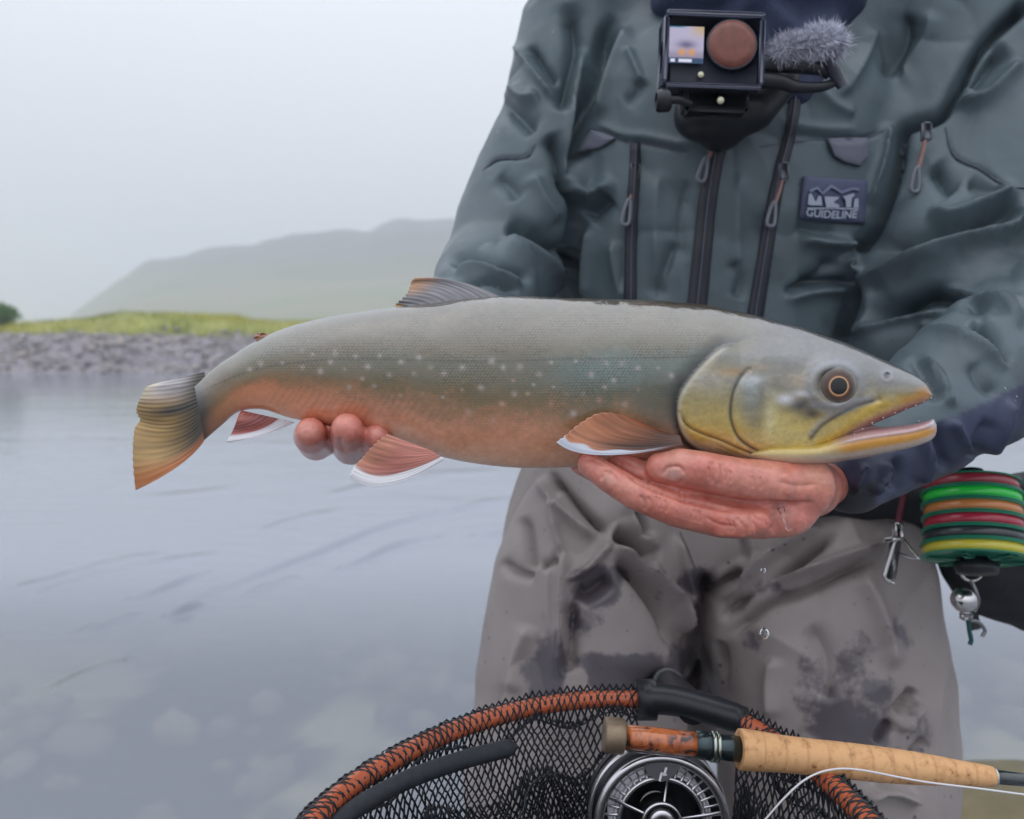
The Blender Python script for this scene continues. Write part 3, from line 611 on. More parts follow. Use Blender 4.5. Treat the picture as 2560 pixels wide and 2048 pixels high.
# small teeth along the upper jaw
m_tooth = mat('tooth_white', (.62, .52, .46), .3, coat=.5)
T = []
for a in mouth[::3]:
    k = np.interp(a[0], [2100, 2330], [.024, .008]) * .8
    T.append(lathe([(.0007, 0), (.0005, .0008), (.0001, .0013)], P(a[0], a[1] + 1, FD - k), (.2, 0, -1), 6))
tag(obj('teeth', *merge(T), m_tooth, fish), kind='stuff')

# eye
Rp = 47 / F * FD
ec = P(EYE[0], EYE[1], FD - .0262 + .0)
ex, ey_, ez = RIGHT, -FWD, UP
a_, r_ = np.meshgrid(np.linspace(0, 2 * np.pi, 96, endpoint=False), np.linspace(0, 1, 50), indexing='ij')
dome = .0052 * np.sqrt(1 - (.93 * r_) ** 2)
Ve = ec + (Rp * r_ * np.cos(a_))[..., None] * ex + (Rp * r_ * np.sin(a_))[..., None] * ez + dome[..., None] * ey_
px = r_ * 47; ang = a_
ce = np.interp(px.ravel(), [0, 18, 19.5, 21, 23.2, 25, 30, 38, 43, 47], range(10))
pal = lin(np.array([(6, 7, 10), (6, 7, 10), (20, 14, 10), (206, 160, 116), (196, 140, 98), (96, 58, 40), (74, 52, 42), (98, 84, 74), (112, 110, 106), (104, 106, 108)]))
Ce = np.stack([np.interp(ce, range(10), pal[:, k]) for k in range(3)], 1) * (1 + .22 * fbm(np.cos(ang).ravel() * 4, np.sin(ang).ravel() * 4, px.ravel() / 8) * (px.ravel() > 24))[:, None]
i = np.arange(96 * 50).reshape(96, 50); j = np.roll(i, -1, 0)
Qe = np.stack([i[:, :-1].ravel(), i[:, 1:].ravel(), j[:, 1:].ravel(), j[:, :-1].ravel()], 1)
obj('eye', Ve.reshape(-1, 3), Qe, mat('fish_eye', vcol=True, rough=.15, coat=.5, coatr=.02), fish, col=Ce)

# fins: fans of rays from a base line to an edge, leading edge white where the fish has one
m_fin = mat('fin_membrane', rough=.32, vcol=True, coat=.8, coatr=.1, sss=.0)
def fin(name, b0, b1, tips, c0, c1, dep0, dep1, colf, rays=16, thick=.0011, wav=.0012, jag=5, ns=130, na=60):
    s = np.linspace(0, 1, ns); T = crom(tips, ns); g = np.random.default_rng(len(name))
    T = T + (jag * (np.abs(((s * rays) % 1) - .5) - .25) * 2)[:, None] * (T - np.asarray(b0)) / np.linalg.norm(T - np.asarray(b0), axis=1)[:, None] * sstep(0, .1, 1 - s)[:, None]
    B = np.asarray(b0) * (1 - s[:, None]) + np.asarray(b1) * s[:, None]; Cc = (np.asarray(c0) * (1 - s[:, None]) + np.asarray(c1) * s[:, None]) if c0 is not None else None
    a = np.linspace(0, 1, na)[None, :, None]
    M0 = (B + T) / 2; mid = M0 * (1 - s[:, None] ** 1.5) + np.asarray(c1) * s[:, None] ** 1.5 if c0 is None else Cc
    X = B[:, None] * (1 - a) ** 2 + 2 * mid[:, None] * a * (1 - a) + T[:, None] * a ** 2
    a2 = np.linspace(0, 1, na)[None]; S = s[:, None] + 0 * a2; A = 0 * s[:, None] + a2
    d = dep0 + (dep1 - dep0) * A ** 1.2 + wav * np.sin(S * 9 + A * 3) * A
    ridge = .00007 * (1 - .3 * A) * np.cos(2 * np.pi * rays * S * (1 + 0 * A)) ; rr = np.cos(2 * np.pi * rays * S)
    th = thick * (1 - .75 * A) * np.minimum(1, 8 * np.minimum(S + .03, 1.03 - S))
    col = colf(S.ravel(), A.ravel(), X[..., 0].ravel(), X[..., 1].ravel()); pale = sstep(.45, .62, col.mean(1)); col = col * (1 + (1 - pale) * (.06 * rr.ravel() * (.3 + .7 * A.ravel()) + .26 * fbm(S.ravel() * 26, A.ravel() * 2.5)))[:, None].clip(.4, 1.5)
    Vf = P(X[..., 0], X[..., 1], d - ridge - th).reshape(-1, 3); Vb = P(X[..., 0], X[..., 1], d + ridge * .3 + th).reshape(-1, 3)
    i = np.arange(ns * na).reshape(ns, na); n = ns * na
    Qf = np.stack([i[:-1, :-1].ravel(), i[1:, :-1].ravel(), i[1:, 1:].ravel(), i[:-1, 1:].ravel()], 1)
    rim = np.concatenate([i[:-1, 0], i[-1, :-1], i[1:, -1][::-1], i[0, 1:][::-1]]); r2 = np.roll(rim, -1)
    Q = np.vstack([Qf[:, ::-1], Qf + n, np.stack([rim, r2, r2 + n, rim + n], 1)])
    return obj(name, np.vstack([Vf, Vb]), Q, m_fin, fish, col=np.vstack([col, col]))
def mixc(a, b, k): return a * (1 - k[:, None]) + b * k[:, None]
def c_pec(s, a, u, v):
    c = mixc(np.tile(C3(196, 128, 92), (len(s), 1)), C3(84, 58, 48) + 0 * s[:, None], sstep(.75, .1, a) * .9)
    c = mixc(c, C3(70, 54, 50), np.exp(-((s - .72) / .1) ** 2) * sstep(.9, .3, a) * .8); return mixc(c, C3(222, 226, 236), sstep(.83, .87, s + .03 * np.sin(a * 19)) * sstep(.02, .3, a))
fin('pectoral_fin', (1700, 1090), (1708, 1114), [(1658, 1077), (1590, 1050), (1534, 1034), (1495, 1034), (1462, 1051), (1434, 1071), (1411, 1091), (1391, 1106)], None, (1455, 1166), FD - .0335, FD - .040, c_pec, 13)
def c_pel(s, a, u, v):
    c = mixc(np.tile(C3(196, 122, 106), (len(s), 1)), C3(206, 140, 112) + 0 * s[:, None], sstep(.5, 1, a)); c = mixc(c, C3(172, 112, 112), sstep(.5, .8, s) * .6)
    return mixc(c, C3(232, 230, 232), sstep(.70, .76, s + .03 * np.sin(a * 7)))
fin('pelvic_fin', (1078, 1126), (1112, 1148), [(968, 1085), (950, 1098), (935, 1112), (920, 1128), (908, 1143), (894, 1157), (884, 1169), (878, 1182), (874, 1195)], None, (951, 1256), FD - .029, FD - .036, c_pel, 12)
def c_anal(s, a, u, v):
    c = mixc(np.tile(C3(186, 94, 78), (len(s), 1)), C3(128, 66, 66) + 0 * s[:, None], np.exp(-((s - .45) / .25) ** 2) * .7)
    return mixc(c, C3(230, 228, 232), sstep(.66, .74, s))
fin('anal_fin', (604, 1026), (738, 1056), [(598, 1034), (592, 1050), (586, 1066), (579, 1082), (571, 1096), (564, 1108)], None, (664, 1096), FD + .006, FD + .006, c_anal, 11, ns=110)
def c_dor(s, a, u, v):
    c = mixc(np.tile(C3(124, 122, 126), (len(s), 1)), C3(190, 146, 116) + 0 * s[:, None], sstep(.55, .95, a) * sstep(.2, .5, s)); c = mixc(c, C3(70, 68, 70), sstep(.45, .1, s) * .7)
    return mixc(c, C3(196, 140, 70), sstep(.10, .03, s) * sstep(.5, .9, a))
fin('dorsal_fin', (1034, 772), (1251, 742), [(986, 766), (996, 755), (1012, 741), (1021, 727), (1026, 712), (1030, 702), (1038, 697), (1046, 697)], None, (1134, 684), FD, FD + .006, c_dor, 12, ns=150)
def c_cau(s, a, u, v):
    c = mixc(np.tile(C3(164, 130, 74), (len(s), 1)), C3(56, 50, 42) + 0 * s[:, None], sstep(.75, .12, a) * .95); c = mixc(c, C3(46, 42, 36), np.exp(-((s - .37) / .06) ** 2) * sstep(1.1, .5, a) * .95)
    c = mixc(c, C3(150, 146, 150), sstep(.34, .12, s) * .9 * sstep(.05, .5, a)); c = mixc(c, C3(196, 178, 146), sstep(.32, .1, s) * sstep(.7, 1, a) * .8)
    return mixc(c, C3(190, 110, 66), sstep(.80, .98, s) * .8)
cf = fin('caudal_fin', (512, 930), (510, 1103), [(392, 958), (366, 968), (354, 990), (344, 1010), (341, 1030), (350, 1050), (338, 1068), (333, 1100), (332, 1140), (334, 1180), (339, 1226)], None, (468, 1166), FD + .027, FD + .040, c_cau, 22, ns=220, wav=.003, jag=4)
fin('adipose_fin', (642, 852), (672, 838), [(634, 846), (637, 839), (645, 834), (654, 832)], None, (664, 832), FD + .013, FD + .013, lambda s, a, u, v: np.tile(C3(164, 112, 86), (len(s), 1)), 3, ns=40, na=20)
# ------------------------------------------------------------------ the angler
person = empty('person', (0.255, 1.0, -.22), 'angler in grey green wading jacket and muddy grey waders holding the fish', 'person')
m_skin = mat('skin', rough=.40, vcol=True, coat=.5, coatr=.16, sss=.12, var=.16, vscale=70, bump=.45, bscale=330, bdist=.0009)
# --- hands, modelled finger by finger
def hand_mesh(lo, hi, h, build):
    f = Field(lo, hi, h); build(f); V, Q = f.mesh(); return subdiv(relax(V, Q, 3, .5), Q)
# the hand under the gills: thumb along the top, fingers reaching toward the tail below it
THUMB = [(1652, 1168, .531, 38), (1700, 1168, .527, 48), (1765, 1180, .527, 50), (1850, 1200, .532, 55), (1930, 1212, .541, 62), (2010, 1214, .556, 66)]
INDEX = [(1474, 1162, .537, 31), (1520, 1194, .532, 36), (1585, 1235, .529, 39), (1690, 1275, .530, 43), (1800, 1298, .535, 46), (1905, 1298, .545, 50), (1985, 1285, .556, 50)]
MIDDLE = [(1540, 1150, .552, 32), (1600, 1188, .545, 36), (1690, 1226, .540, 40), (1800, 1248, .543, 46), (1950, 1252, .560, 54)]
RING = [(1453, 1158, .572, 30), (1520, 1190, .572, 33), (1640, 1226, .572, 38), (1800, 1240, .575, 46), (1950, 1240, .582, 52)]
LITTLE = [(1560, 1160, .597, 26), (1650, 1190, .597, 31), (1790, 1215, .595, 38), (1950, 1228, .595, 48)]
def bh(f):
    for c in (THUMB, INDEX, MIDDLE, RING, LITTLE): f.chain(pc(*c), .0022)
    f.chain(pc((1890, 1235, .562, 70), (1980, 1235, .568, 72), (2025, 1228, .578, 62)), .010)          # palm
    f.chain(pc((2010, 1214, .562, 64), (2050, 1214, .592, 56), (2100, 1205, .632, 50), (2190, 1165, .665, 46), (2330, 1080, .72, 54)), .012)   # wrist, forearm
    f.chain(pc((1845, 1312, .527, 26), (1905, 1306, .530, 20)), .008)                                    # index knuckle
    f.chain(pc((1975, 1302, .545, 30)), .010)
    f.chain(pc((1760, 1168, .520, 18)), .010)
def grow(lo, hi, m=.02): return np.minimum(lo, hi) - m, np.maximum(lo, hi) + m
pts = np.array([P(1380, 1080, .48), P(2380, 1400, .48), P(1380, 1080, .76), P(2400, 1000, .76)])
Vh1, Qh1 = hand_mesh(pts.min(0) - .01, pts.max(0) + .01, .0016, bh)
# the hand under the tail: fingers come forward beneath the belly and curl up
def bh2(f):
    f.chain(pc((776, 1081, .541, 38), (778, 1090, .556, 44), (790, 1108, .60, 44), (815, 1092, .645, 46), (850, 1060, .675, 48)), .002)
    f.chain(pc((868, 1072, .533, 40), (870, 1088, .550, 46), (878, 1116, .60, 47), (890, 1098, .645, 48), (900, 1060, .675, 50)), .002)
    f.chain(pc((942, 1092, .546, 34), (946, 1108, .565, 42), (952, 1120, .60, 46), (955, 1100, .645, 48), (950, 1060, .675, 50)), .002)
    f.chain(pc((1020, 1110, .575, 36), (1022, 1112, .61, 42), (1010, 1085, .65, 48), (990, 1050, .68, 50)), .002)
    f.chain(pc((870, 1040, .69, 60), (930, 1030, .69, 66), (980, 1020, .70, 60)), .012)
    f.chain(pc((930, 1000, .705, 70), (990, 950, .73, 66), (1130, 880, .78, 80)), .012)
    f.chain(pc((880, 1000, .66, 36), (840, 950, .635, 36), (830, 900, .62, 32)), .006)          # thumb behind the tail
pts = np.array([P(700, 850, .49), P(1160, 1200, .49), P(700, 850, .84), P(1200, 1200, .84)])
Vh2, Qh2 = hand_mesh(pts.min(0) - .01, pts.max(0) + .01, .0018, bh2)
# creases, nails and colour of the hands; finger underside shade is painted in
def handcol(V, Q, folds, nails_shade):
    Nn = normals(V, Q); V = sculpt(V, Nn, [(q[0], q[1], q[2] * 1.9) for q in folds]); u, v, d = proj(V)
    c = np.tile(lin((210, 138, 120)), (len(V), 1)); n = fbm(u / 60, v / 45)[:, None] * .5 + .5
    c = c * (1 - n.clip(0, 1) * .55) + lin((200, 98, 84)) * n.clip(0, 1) * .55
    for (cx, cy, rx, ry, col, a, ang) in nails_shade: c = paint(c, u, v, cx, cy, rx, ry, col, a, ang)
    face = np.clip(-(normals(V, Q) @ FWD) * 2, 0, 1)[:, None]
    return V, c * (1 + .10 * fbm(u / 9, v / 9))[:, None]
Vh1, Ch1 = handcol(Vh1, Qh1, [
    ([(1655, 1192), (1668, 1170), (1700, 1168), (1712, 1190)], 4, -.9), ([(1660, 1200), (1690, 1212), (1712, 1198)], 4, -.8), ([(1640, 1184), (1655, 1196), (1690, 1208)], 6, .3),
    ([(1500, 1205), (1512, 1180), (1532, 1185), (1545, 1210)], 4, -.7),
    ([(1780, 1150), (1786, 1180), (1778, 1214)], 5, -.7), ([(1800, 1155), (1806, 1182), (1798, 1220)], 5, -.6), ([(1793, 1160), (1797, 1182), (1790, 1210)], 4, .5), ([(1940, 1200), (1990, 1215), (2050, 1210)], 7, -.6), ([(1960, 1180), (1975, 1215), (1968, 1245)], 9, .7),
    ([(1600, 1236), (1612, 1256), (1610, 1280)], 5, -.8), ([(1618, 1240), (1630, 1262), (1626, 1290)], 5, -.6), ([(1760, 1290), (1800, 1312), (1850, 1318)], 5, -.6), ([(1840, 1290), (1862, 1320), (1858, 1340)], 5, -.7), ([(1870, 1290), (1890, 1318), (1886, 1338)], 5, -.6),
    *[([(x, y - 18), (x + 5, y), (x + 2, y + 18)], 3.2, -.5) for x, y in ((1640, 1256), (1650, 1260), (1662, 1266), (1735, 1290), (1746, 1292), (1830, 1316), (1818, 1314), (1874, 1318), (1812, 1190), (1824, 1192), (1770, 1184), (1880, 1205), (1900, 1208), (1700, 1240), (1712, 1244), (1610, 1200))], ([(1740, 1232), (1850, 1258), (1970, 1264), (2030, 1258)], 6, -2.6), ([(1560, 1182), (1640, 1220), (1740, 1254), (1840, 1278)], 6, -2.2), ([(1780, 1332), (1850, 1336), (1900, 1325)], 9, .9), ([(1885, 1285), (1910, 1300), (1920, 1320)], 5, -.7), ([(1930, 1280), (1940, 1310), (1925, 1330)], 8, -1.2), ([(1900, 1258), (1980, 1262), (2040, 1256)], 6, -1.2)],
    [(1682, 1186, 26, 17, (222, 176, 164), .8, 12), (1521, 1198, 18, 14, (218, 168, 152), .7, 40), (1700, 1140, 50, 20, (214, 150, 132), .5, 0), (1480, 1150, 30, 24, (206, 110, 96), .6, 0), (1640, 1160, 26, 22, (206, 118, 104), .5, 0), (1850, 1330, 60, 26, (164, 78, 62), .45, 0), (1700, 1290, 120, 24, (176, 88, 74), .4, 15), (2050, 1200, 50, 40, (208, 146, 118), .6, 0)])  # dark red blobs along the lower edges paint underside shade
Vh2, Ch2 = handcol(Vh2, Qh2, [([(848, 1090), (852, 1115), (862, 1140)], 6, -1.0)], [(770, 1078, 26, 20, (220, 150, 138), .6, 0), (864, 1062, 30, 20, (220, 140, 126), .6, 0), (936, 1080, 24, 18, (216, 146, 138), .5, 0), (872, 1150, 40, 22, (120, 62, 62), .35, 0)])  # last dark blob paints the wet shade beneath the second finger
# rest of the body under the clothes, with head above the frame
f = Field((-.22, .55, -.26), (.80, 1.30, 1.75), .012)
f.chain(pc((1440, 90, 1.0, 90), (1375, 350, .98, 85), (1280, 640, .96, 80), (1130, 880, .79, 75), (1000, 945, .735, 66)), .03)
f.chain(pc((2330, 110, 1.0, 90), (2620, 760, .87, 95), (2400, 980, .73, 90), (2230, 1140, .655, 70)), .03)
f.chain([(.25, 1.03, 1.22, .11), (.25, 1.04, .78, .10)], .05, (1.5, 1, 1)); f.chain([(.25, 1.0, 1.38, .06), (.255, .975, 1.52, .062)], .04)
f.chain([(.255, .965, 1.55, .085), (.255, .975, 1.60, .092)], .03, (.9, 1.08, 1.2)); f.chain([(.255, .868, 1.555, .014), (.255, .858, 1.53, .017)], .012)
f.chain([(.178, .98, 1.55, .018), (.178, .98, 1.57, .02)], .006, (.5, 1, 1)); f.chain([(.332, .98, 1.55, .018), (.332, .98, 1.57, .02)], .006, (.5, 1, 1))
for s_, u0, u1 in ((-1, 1500, 1440), (1, 2050, 2080)):
    hp = P(u0, 1230, 1.0); kn = P(u1, 2000, .96); f.chain([(*hp, .09), (*kn, .065), (kn[0], kn[1] + .03, -.14, .045)], .04); f.chain([(kn[0], kn[1] + .03, -.2, .045), (kn[0], kn[1] - .12, -.21, .035)], .03)
Vb, Qb = f.mesh(); Vb = relax(Vb, Qb, 3)
Cb = np.tile(lin((196, 140, 118)), (len(Vb), 1))
n1_, n2_ = len(Vh1), len(Vh2)
obj('body', np.vstack([Vh1, Vh2, Vb]), np.vstack([Qh1, Qh2 + n1_, Qb + n1_ + n2_]), m_skin, person, col=np.vstack([Ch1, Ch2, Cb]))
# hair and a navy neck gaiter
f = Field((.12, .82, 1.42), (.40, 1.12, 1.75), .006); f.chain([(.255, .985, 1.585, .094), (.255, .99, 1.61, .096)], .02, (.9, 1.08, 1.2)); f.chain([(.255, .86, 1.50, .08), (.255, .86, 1.56, .075)], .02, op='sub')
V, Q = f.mesh(); obj('hair', relax(V, Q, 2), Q, mat('hair_brown', (.05, .035, .025), .6, var=.4, vscale=120, bump=.8, bscale=160, bdist=.002), person)

# --- jacket
m_jack = mat('jacket_fabric', rough=.44, vcol=True, spec=.5, var=.12, vscale=12, bump=.35, bscale=900, bdist=.0004, rvar=.10)
f = Field((-.20, .52, .60), (.84, 1.24, 1.50), .0055)
f.chain([(.253, 1.0, 1.20, .140), (.25, 1.0, .95, .138), (.25, 1.005, .78, .142)], .05, (1.46, 1, 1))
f.chain([(.10, 1.03, 1.335, .07), (.255, 1.04, 1.37, .085), (.42, 1.03, 1.335, .07)], .05)                # shoulder yoke
f.chain([(.255, 1.0, 1.36, .085), (.255, .985, 1.46, .088)], .03, (1.15, 1, 1))                           # collar
f.chain(pc((1450, 75, .975, 150), (1392, 330, .955, 152), (1300, 560, .94, 158), (1262, 668, .915, 150), (1140, 868, .785, 130), (1010, 940, .735, 98)), .012)
f.chain(pc((2330, 90, .97, 165), (2520, 450, .90, 185), (2690, 790, .83, 195), (2440, 950, .705, 178), (2300, 1045, .665, 156), (2190, 1135, .640, 120), (2128, 1188, .616, 100)), .012); f.chain(pc((2330, 60, .97, 190), (2520, 90, .96, 210), (2600, 300, .93, 200)), .02)
f.chain(pc((2330, 330, .95, 170), (2330, 560, .90, 170), (2360, 740, .84, 150)), .03); f.chain(pc((2250, 620, .93, 130), (2260, 860, .86, 130)), .03)
f.f = np.maximum(f.f, .80 - f.Z)                                                                        # hem
V, Q = f.mesh(); V = relax(V, Q, 2, .5); V, Q = subdiv(V, Q); 
JF = [([(1416, 0), (1440, 100), (1418, 200), (1398, 285)], 30, -14), ([(1548, 30), (1505, 130), (1462, 270), (1424, 450)], 22, -17), ([(1462, 100), (1434, 280), (1416, 470)], 14, 9), ([(1580, 60), (1530, 170), (1490, 300)], 20, 7),
      ([(1412, 455), (1445, 522), (1434, 640), (1430, 745)], 14, -20, 1), ([(1470, 560), (1460, 660), (1455, 760)], 18, 5),
      ([(1278, 100), (1345, 194), (1402, 262)], 12, 6), ([(1318, 115), (1350, 160), (1392, 205)], 16, -8), ([(1272, 214), (1308, 248), (1352, 240)], 20, 6), ([(1238, 246), (1295, 288), (1345, 330)], 24, -8),
      ([(1207, 425), (1245, 398), (1314, 393), (1338, 360)], 4, -2.5), ([(1368, 335), (1402, 396), (1412, 455)], 20, -12), ([(1240, 440), (1280, 470), (1300, 500)], 22, -5), ([(1330, 430), (1360, 500), (1400, 560)], 22, 5),
      ([(1262, 568), (1340, 592), (1428, 652)], 24, -16), ([(1250, 596), (1335, 640), (1412, 694)], 22, 9), ([(1110, 652), (1180, 648), (1262, 672), (1335, 708)], 15, -11), ([(1130, 694), (1195, 672), (1262, 690), (1315, 720)], 12, 7), ([(1140, 725), (1220, 700), (1300, 735)], 10, -6),
      ([(1476, 322), (1510, 328), (1562, 352), (1610, 357), (1740, 386)], 5, -3.0), ([(1480, 306), (1560, 336), (1620, 342), (1740, 370)], 12, 2.2), ([(1414, 464), (1475, 487), (1545, 456)], 19, 9), ([(1466, 545), (1500, 515), (1530, 490)], 22, -9), ([(1440, 396), (1462, 384), (1480, 378)], 8, -5), ([(1560, 260), (1590, 230), (1600, 200)], 18, -4), ([(1570, 120), (1600, 190), (1608, 215)], 12, 5),
      ([(1650, 420), (1640, 560), (1650, 740)], 22, 3.5), ([(1690, 600), (1660, 680), (1640, 750)], 18, -5), ([(1720, 440), (1700, 560), (1710, 660)], 16, -3), ([(1850, 420), (1840, 560), (1850, 720)], 20, 4), ([(1830, 650), (1850, 700), (1840, 750)], 16, -5), ([(1530, 600), (1540, 680), (1560, 760)], 18, 4),
      ([(2552, 20), (2452, 115), (2395, 211), (2350, 284), (2285, 306), (2256, 330), (2240, 418), (2196, 542), (2152, 614)], 13, -19, 1), ([(2420, 218), (2470, 160), (2522, 112)], 24, -13), ([(2384, 258), (2460, 250), (2560, 150)], 18, 10), ([(2220, 300), (2210, 400), (2170, 520)], 16, 6),
      ([(2330, 410), (2362, 450), (2392, 478)], 24, -10), ([(2318, 520), (2373, 545), (2487, 498), (2560, 478)], 22, 11), ([(2420, 455), (2460, 470), (2500, 480)], 16, -6), ([(2364, 317), (2386, 388), (2452, 423), (2514, 463), (2560, 470)], 4, -2.5),
      ([(2160, 706), (2270, 668), (2373, 630), (2565, 556)], 24, 15, 1), ([(2165, 640), (2300, 596), (2450, 560), (2565, 520)], 30, -13), ([(2150, 812), (2210, 780), (2270, 764), (2352, 740), (2430, 752), (2480, 775)], 24, -21), ([(2346, 718), (2428, 733), (2499, 766), (2560, 826)], 12, 10),
      ([(2425, 795), (2475, 833), (2518, 915)], 18, -12), ([(2280, 808), (2333, 818), (2428, 861), (2526, 925)], 14, 7), ([(2112, 850), (2181, 816), (2266, 792), (2409, 778)], 12, 9), ([(2306, 890), (2352, 947), (2384, 1022)], 9, 5), ([(2270, 880), (2330, 960), (2350, 1010)], 20, -5), ([(2430, 900), (2460, 960), (2500, 990)], 20, -4),
      ([(2376, 1046), (2400, 1095), (2430, 1136)], 12, 5), ([(2526, 995), (2496, 1085), (2462, 1140)], 14, 5), ([(2480, 1050), (2450, 1100), (2430, 1150)], 16, -4), ([(2330, 1060), (2360, 1120), (2370, 1180)], 15, -6), ([(2300, 1080), (2310, 1150), (2290, 1210)], 12, 6), ([(2240, 1140), (2250, 1180), (2230, 1230)], 10, -5), ([(2210, 1150), (2205, 1190), (2180, 1240)], 8, 5), ([(2168, 1160), (2150, 1200), (2136, 1236)], 7, 4),
      ([(1985, 598), (2047, 608), (2117, 614), (2150, 606)], 17, 9), ([(1985, 565), (2040, 580), (2090, 585)], 14, -4), ([(2098, 645), (2134, 669), (2164, 692)], 13, 10), ([(2080, 640), (2060, 680), (2000, 716)], 22, -7), ([(1955, 738), (2034, 704), (2148, 700)], 12, -9), ([(1960, 750), (2040, 730), (2130, 730)], 14, 5), ([(2148, 700), (2128, 760), (2103, 845)], 13, -18, 1), ([(2180, 720), (2165, 790), (2130, 840)], 16, 6),
      ([(1960, 330), (2050, 345), (2160, 345), (2210, 325)], 5, -3), ([(1940, 300), (2050, 322), (2150, 322)], 14, 2.5), ([(2030, 210), (2080, 260), (2140, 290)], 20, 4), ([(2270, 30), (2260, 110), (2210, 200)], 20, -6), ([(2330, 20), (2310, 110), (2240, 220)], 24, 6), ([(2190, 60), (2150, 160), (2090, 250)], 18, 5)]
Nn = normals(V, Q); wx, wz = V[:, 0] + .03 * vnoise(V[:, 0] * 8, V[:, 1] * 8, V[:, 2] * 8), V[:, 2] + .03 * vnoise(V[:, 0] * 8 + 9, V[:, 1] * 8, V[:, 2] * 8)
V = V + Nn * (.0012 * fbm(V[:, 0] * 22, V[:, 1] * 22, V[:, 2] * 22, 3) + 0.0018 * vnoise(V[:, 0] * 9, V[:, 1] * 9, V[:, 2] * 6) + .0016 * (1 - np.abs(vnoise(wx * 15 + wz * 5, V[:, 1] * 15, wz * 8 - wx * 4))) ** 5 - .0030 * (1 - np.abs(vnoise(wx * 11 + 5, V[:, 1] * 11, wz * 11 + wx * 6))) ** 6)[:, None]
V = sculpt(V, Nn, [(q[0], max(q[1] * .85, 4), q[2] * 1.9, *q[3:]) for q in JF])
u, v, d = proj(V)
base = lin((86, 99, 105)); navy = lin((62, 68, 92)); dark = lin((44, 46, 54))
C = np.tile(base, (len(V), 1))
cuffln = np.interp(u, [2100, 2250, 2352, 2418, 2485, 2528, 2600, 2750], [1135, 1090, 1051, 1028, 994, 975, 940, 880])
kc = (sstep(-3, 3, v - cuffln) * (d < .80) * (u > 2090))[:, None]; C = C * (1 - kc) + navy * kc
kc = (sstep(1210, 1235, v + .35 * (u - 2120)) * sstep(2200, 2180, u) * (d < .72) * (u > 2080))[:, None]; C = C * (1 - kc) + dark * kc
wet = sstep(.15, .6, fbm(u / 130 + 9, v / 130))[:, None] * .22 * sstep(350, 650, v)[:, None]; C = C * (1 - wet)
jacket = obj('jacket', V, Q, m_jack, person, col=C)
BJ = BVHTree.FromPolygons([Vector(q) for q in V], [tuple(q) for q in Q.tolist()])
def hit(bvh, u, v, lift=.0):
    q = P(u, v, 1.0) - CAM; q /= np.linalg.norm(q)
    h_ = bvh.ray_cast(Vector(CAM), Vector(q))
    if h_[0] is None: return P(u, v, .9), -q
    return np.array(h_[0]) - q * lift, np.array(h_[1])
def strip(bvh, pts, w, lift, n=60, arch=.0, rows=7):       # tape lying on cloth along a pixel path
    c = crom(pts, n); t = np.gradient(c, axis=0); t /= np.linalg.norm(t, axis=1)[:, None]; nr = np.stack([-t[:, 1], t[:, 0]], 1)
    w = np.broadcast_to(np.asarray(np.interp(np.linspace(0, 1, n), np.linspace(0, 1, np.size(w)), np.atleast_1d(w)), float), (n,))
    V = []
    cd_ = np.array([proj(hit(bvh, *q)[0])[2] for q in c]); cd_ = np.convolve(np.pad(cd_, 3, 'edge'), np.ones(7) / 7, 'valid')
    for k in range(rows):
        s = (k / (rows - 1) - .5); e = c + nr * (s * w)[:, None]
        V.append(P(e[:, 0], e[:, 1], cd_ - lift - arch * (1 - 4 * s * s) + (.0035 if k in (0, rows - 1) else 0)))
    V = np.stack(V, 1).reshape(-1, 3); i = np.arange(n * rows).reshape(n, rows)
    return V, np.stack([i[:-1, :-1].ravel(), i[1:, :-1].ravel(), i[1:, 1:].ravel(), i[:-1, 1:].ravel()], 1)
def plate(bvh, poly, lift, thick=.0016, sub=14):           # patch of cloth lying on the jacket, with thickness
    p = np.asarray(poly, float); n = len(p); per = []
    for a, b_ in zip(p, np.roll(p, -1, 0)): per += [a + (b_ - a) * k / 6 for k in range(6)]
    per = np.array(per); c = per.mean(0); V = []; m = len(per)
    rr = [1.0, 1.0, .85, .6, .3, .0]
    for q, r in enumerate(rr):
        for e in per:
            x = c + (e - c) * r; h_, _ = hit(bvh, *x); dd = proj(h_)[2]; V.append((x[0], x[1], dd - (lift - .002 if q == 0 else lift + thick * min(1, (1 - r) * 4))))
    V = np.array(V); 
    Q = [(a * m + j, a * m + (j + 1) % m, (a + 1) * m + (j + 1) % m, (a + 1) * m + j) for a in range(len(rr) - 1) for j in range(m)]
    return P(V[:, 0], V[:, 1], V[:, 2]), Q
m_tape = mat('zip_tape', (.030, .032, .042), .42, spec=.4, var=.2, vscale=200, bump=.4, bscale=700, bdist=.0004)
m_tapel = mat('zip_garage', (.10, .10, .14), .5)
m_pull = mat('zip_pull', (.16, .17, .20), .4)
m_cord = mat('pull_cord', (.30, .17, .15), .7, var=.3, vscale=600)
ZIPS = [([(1590, 358), (1588, 430), (1582, 520), (1578, 640), (1577, 760)], (30, 32, 34, 36)), ([(1798, 345), (1782, 420), (1768, 520), (1756, 640), (1742, 775)], (46, 48, 50, 52)), ([(1990, 240), (1976, 330), (1950, 430), (1925, 560), (1888, 790)], (30, 32, 36, 42))]
for pts, w in ZIPS:
    zp = obj('zipper', *strip(BJ, pts, w, .004, arch=.0018), m_tape, jacket)
    c_ = crom(pts, 60)
    obj('zipper_coil', *strip(BJ, pts, 5, .0075, arch=.0012, rows=5), m_tapel, jacket)
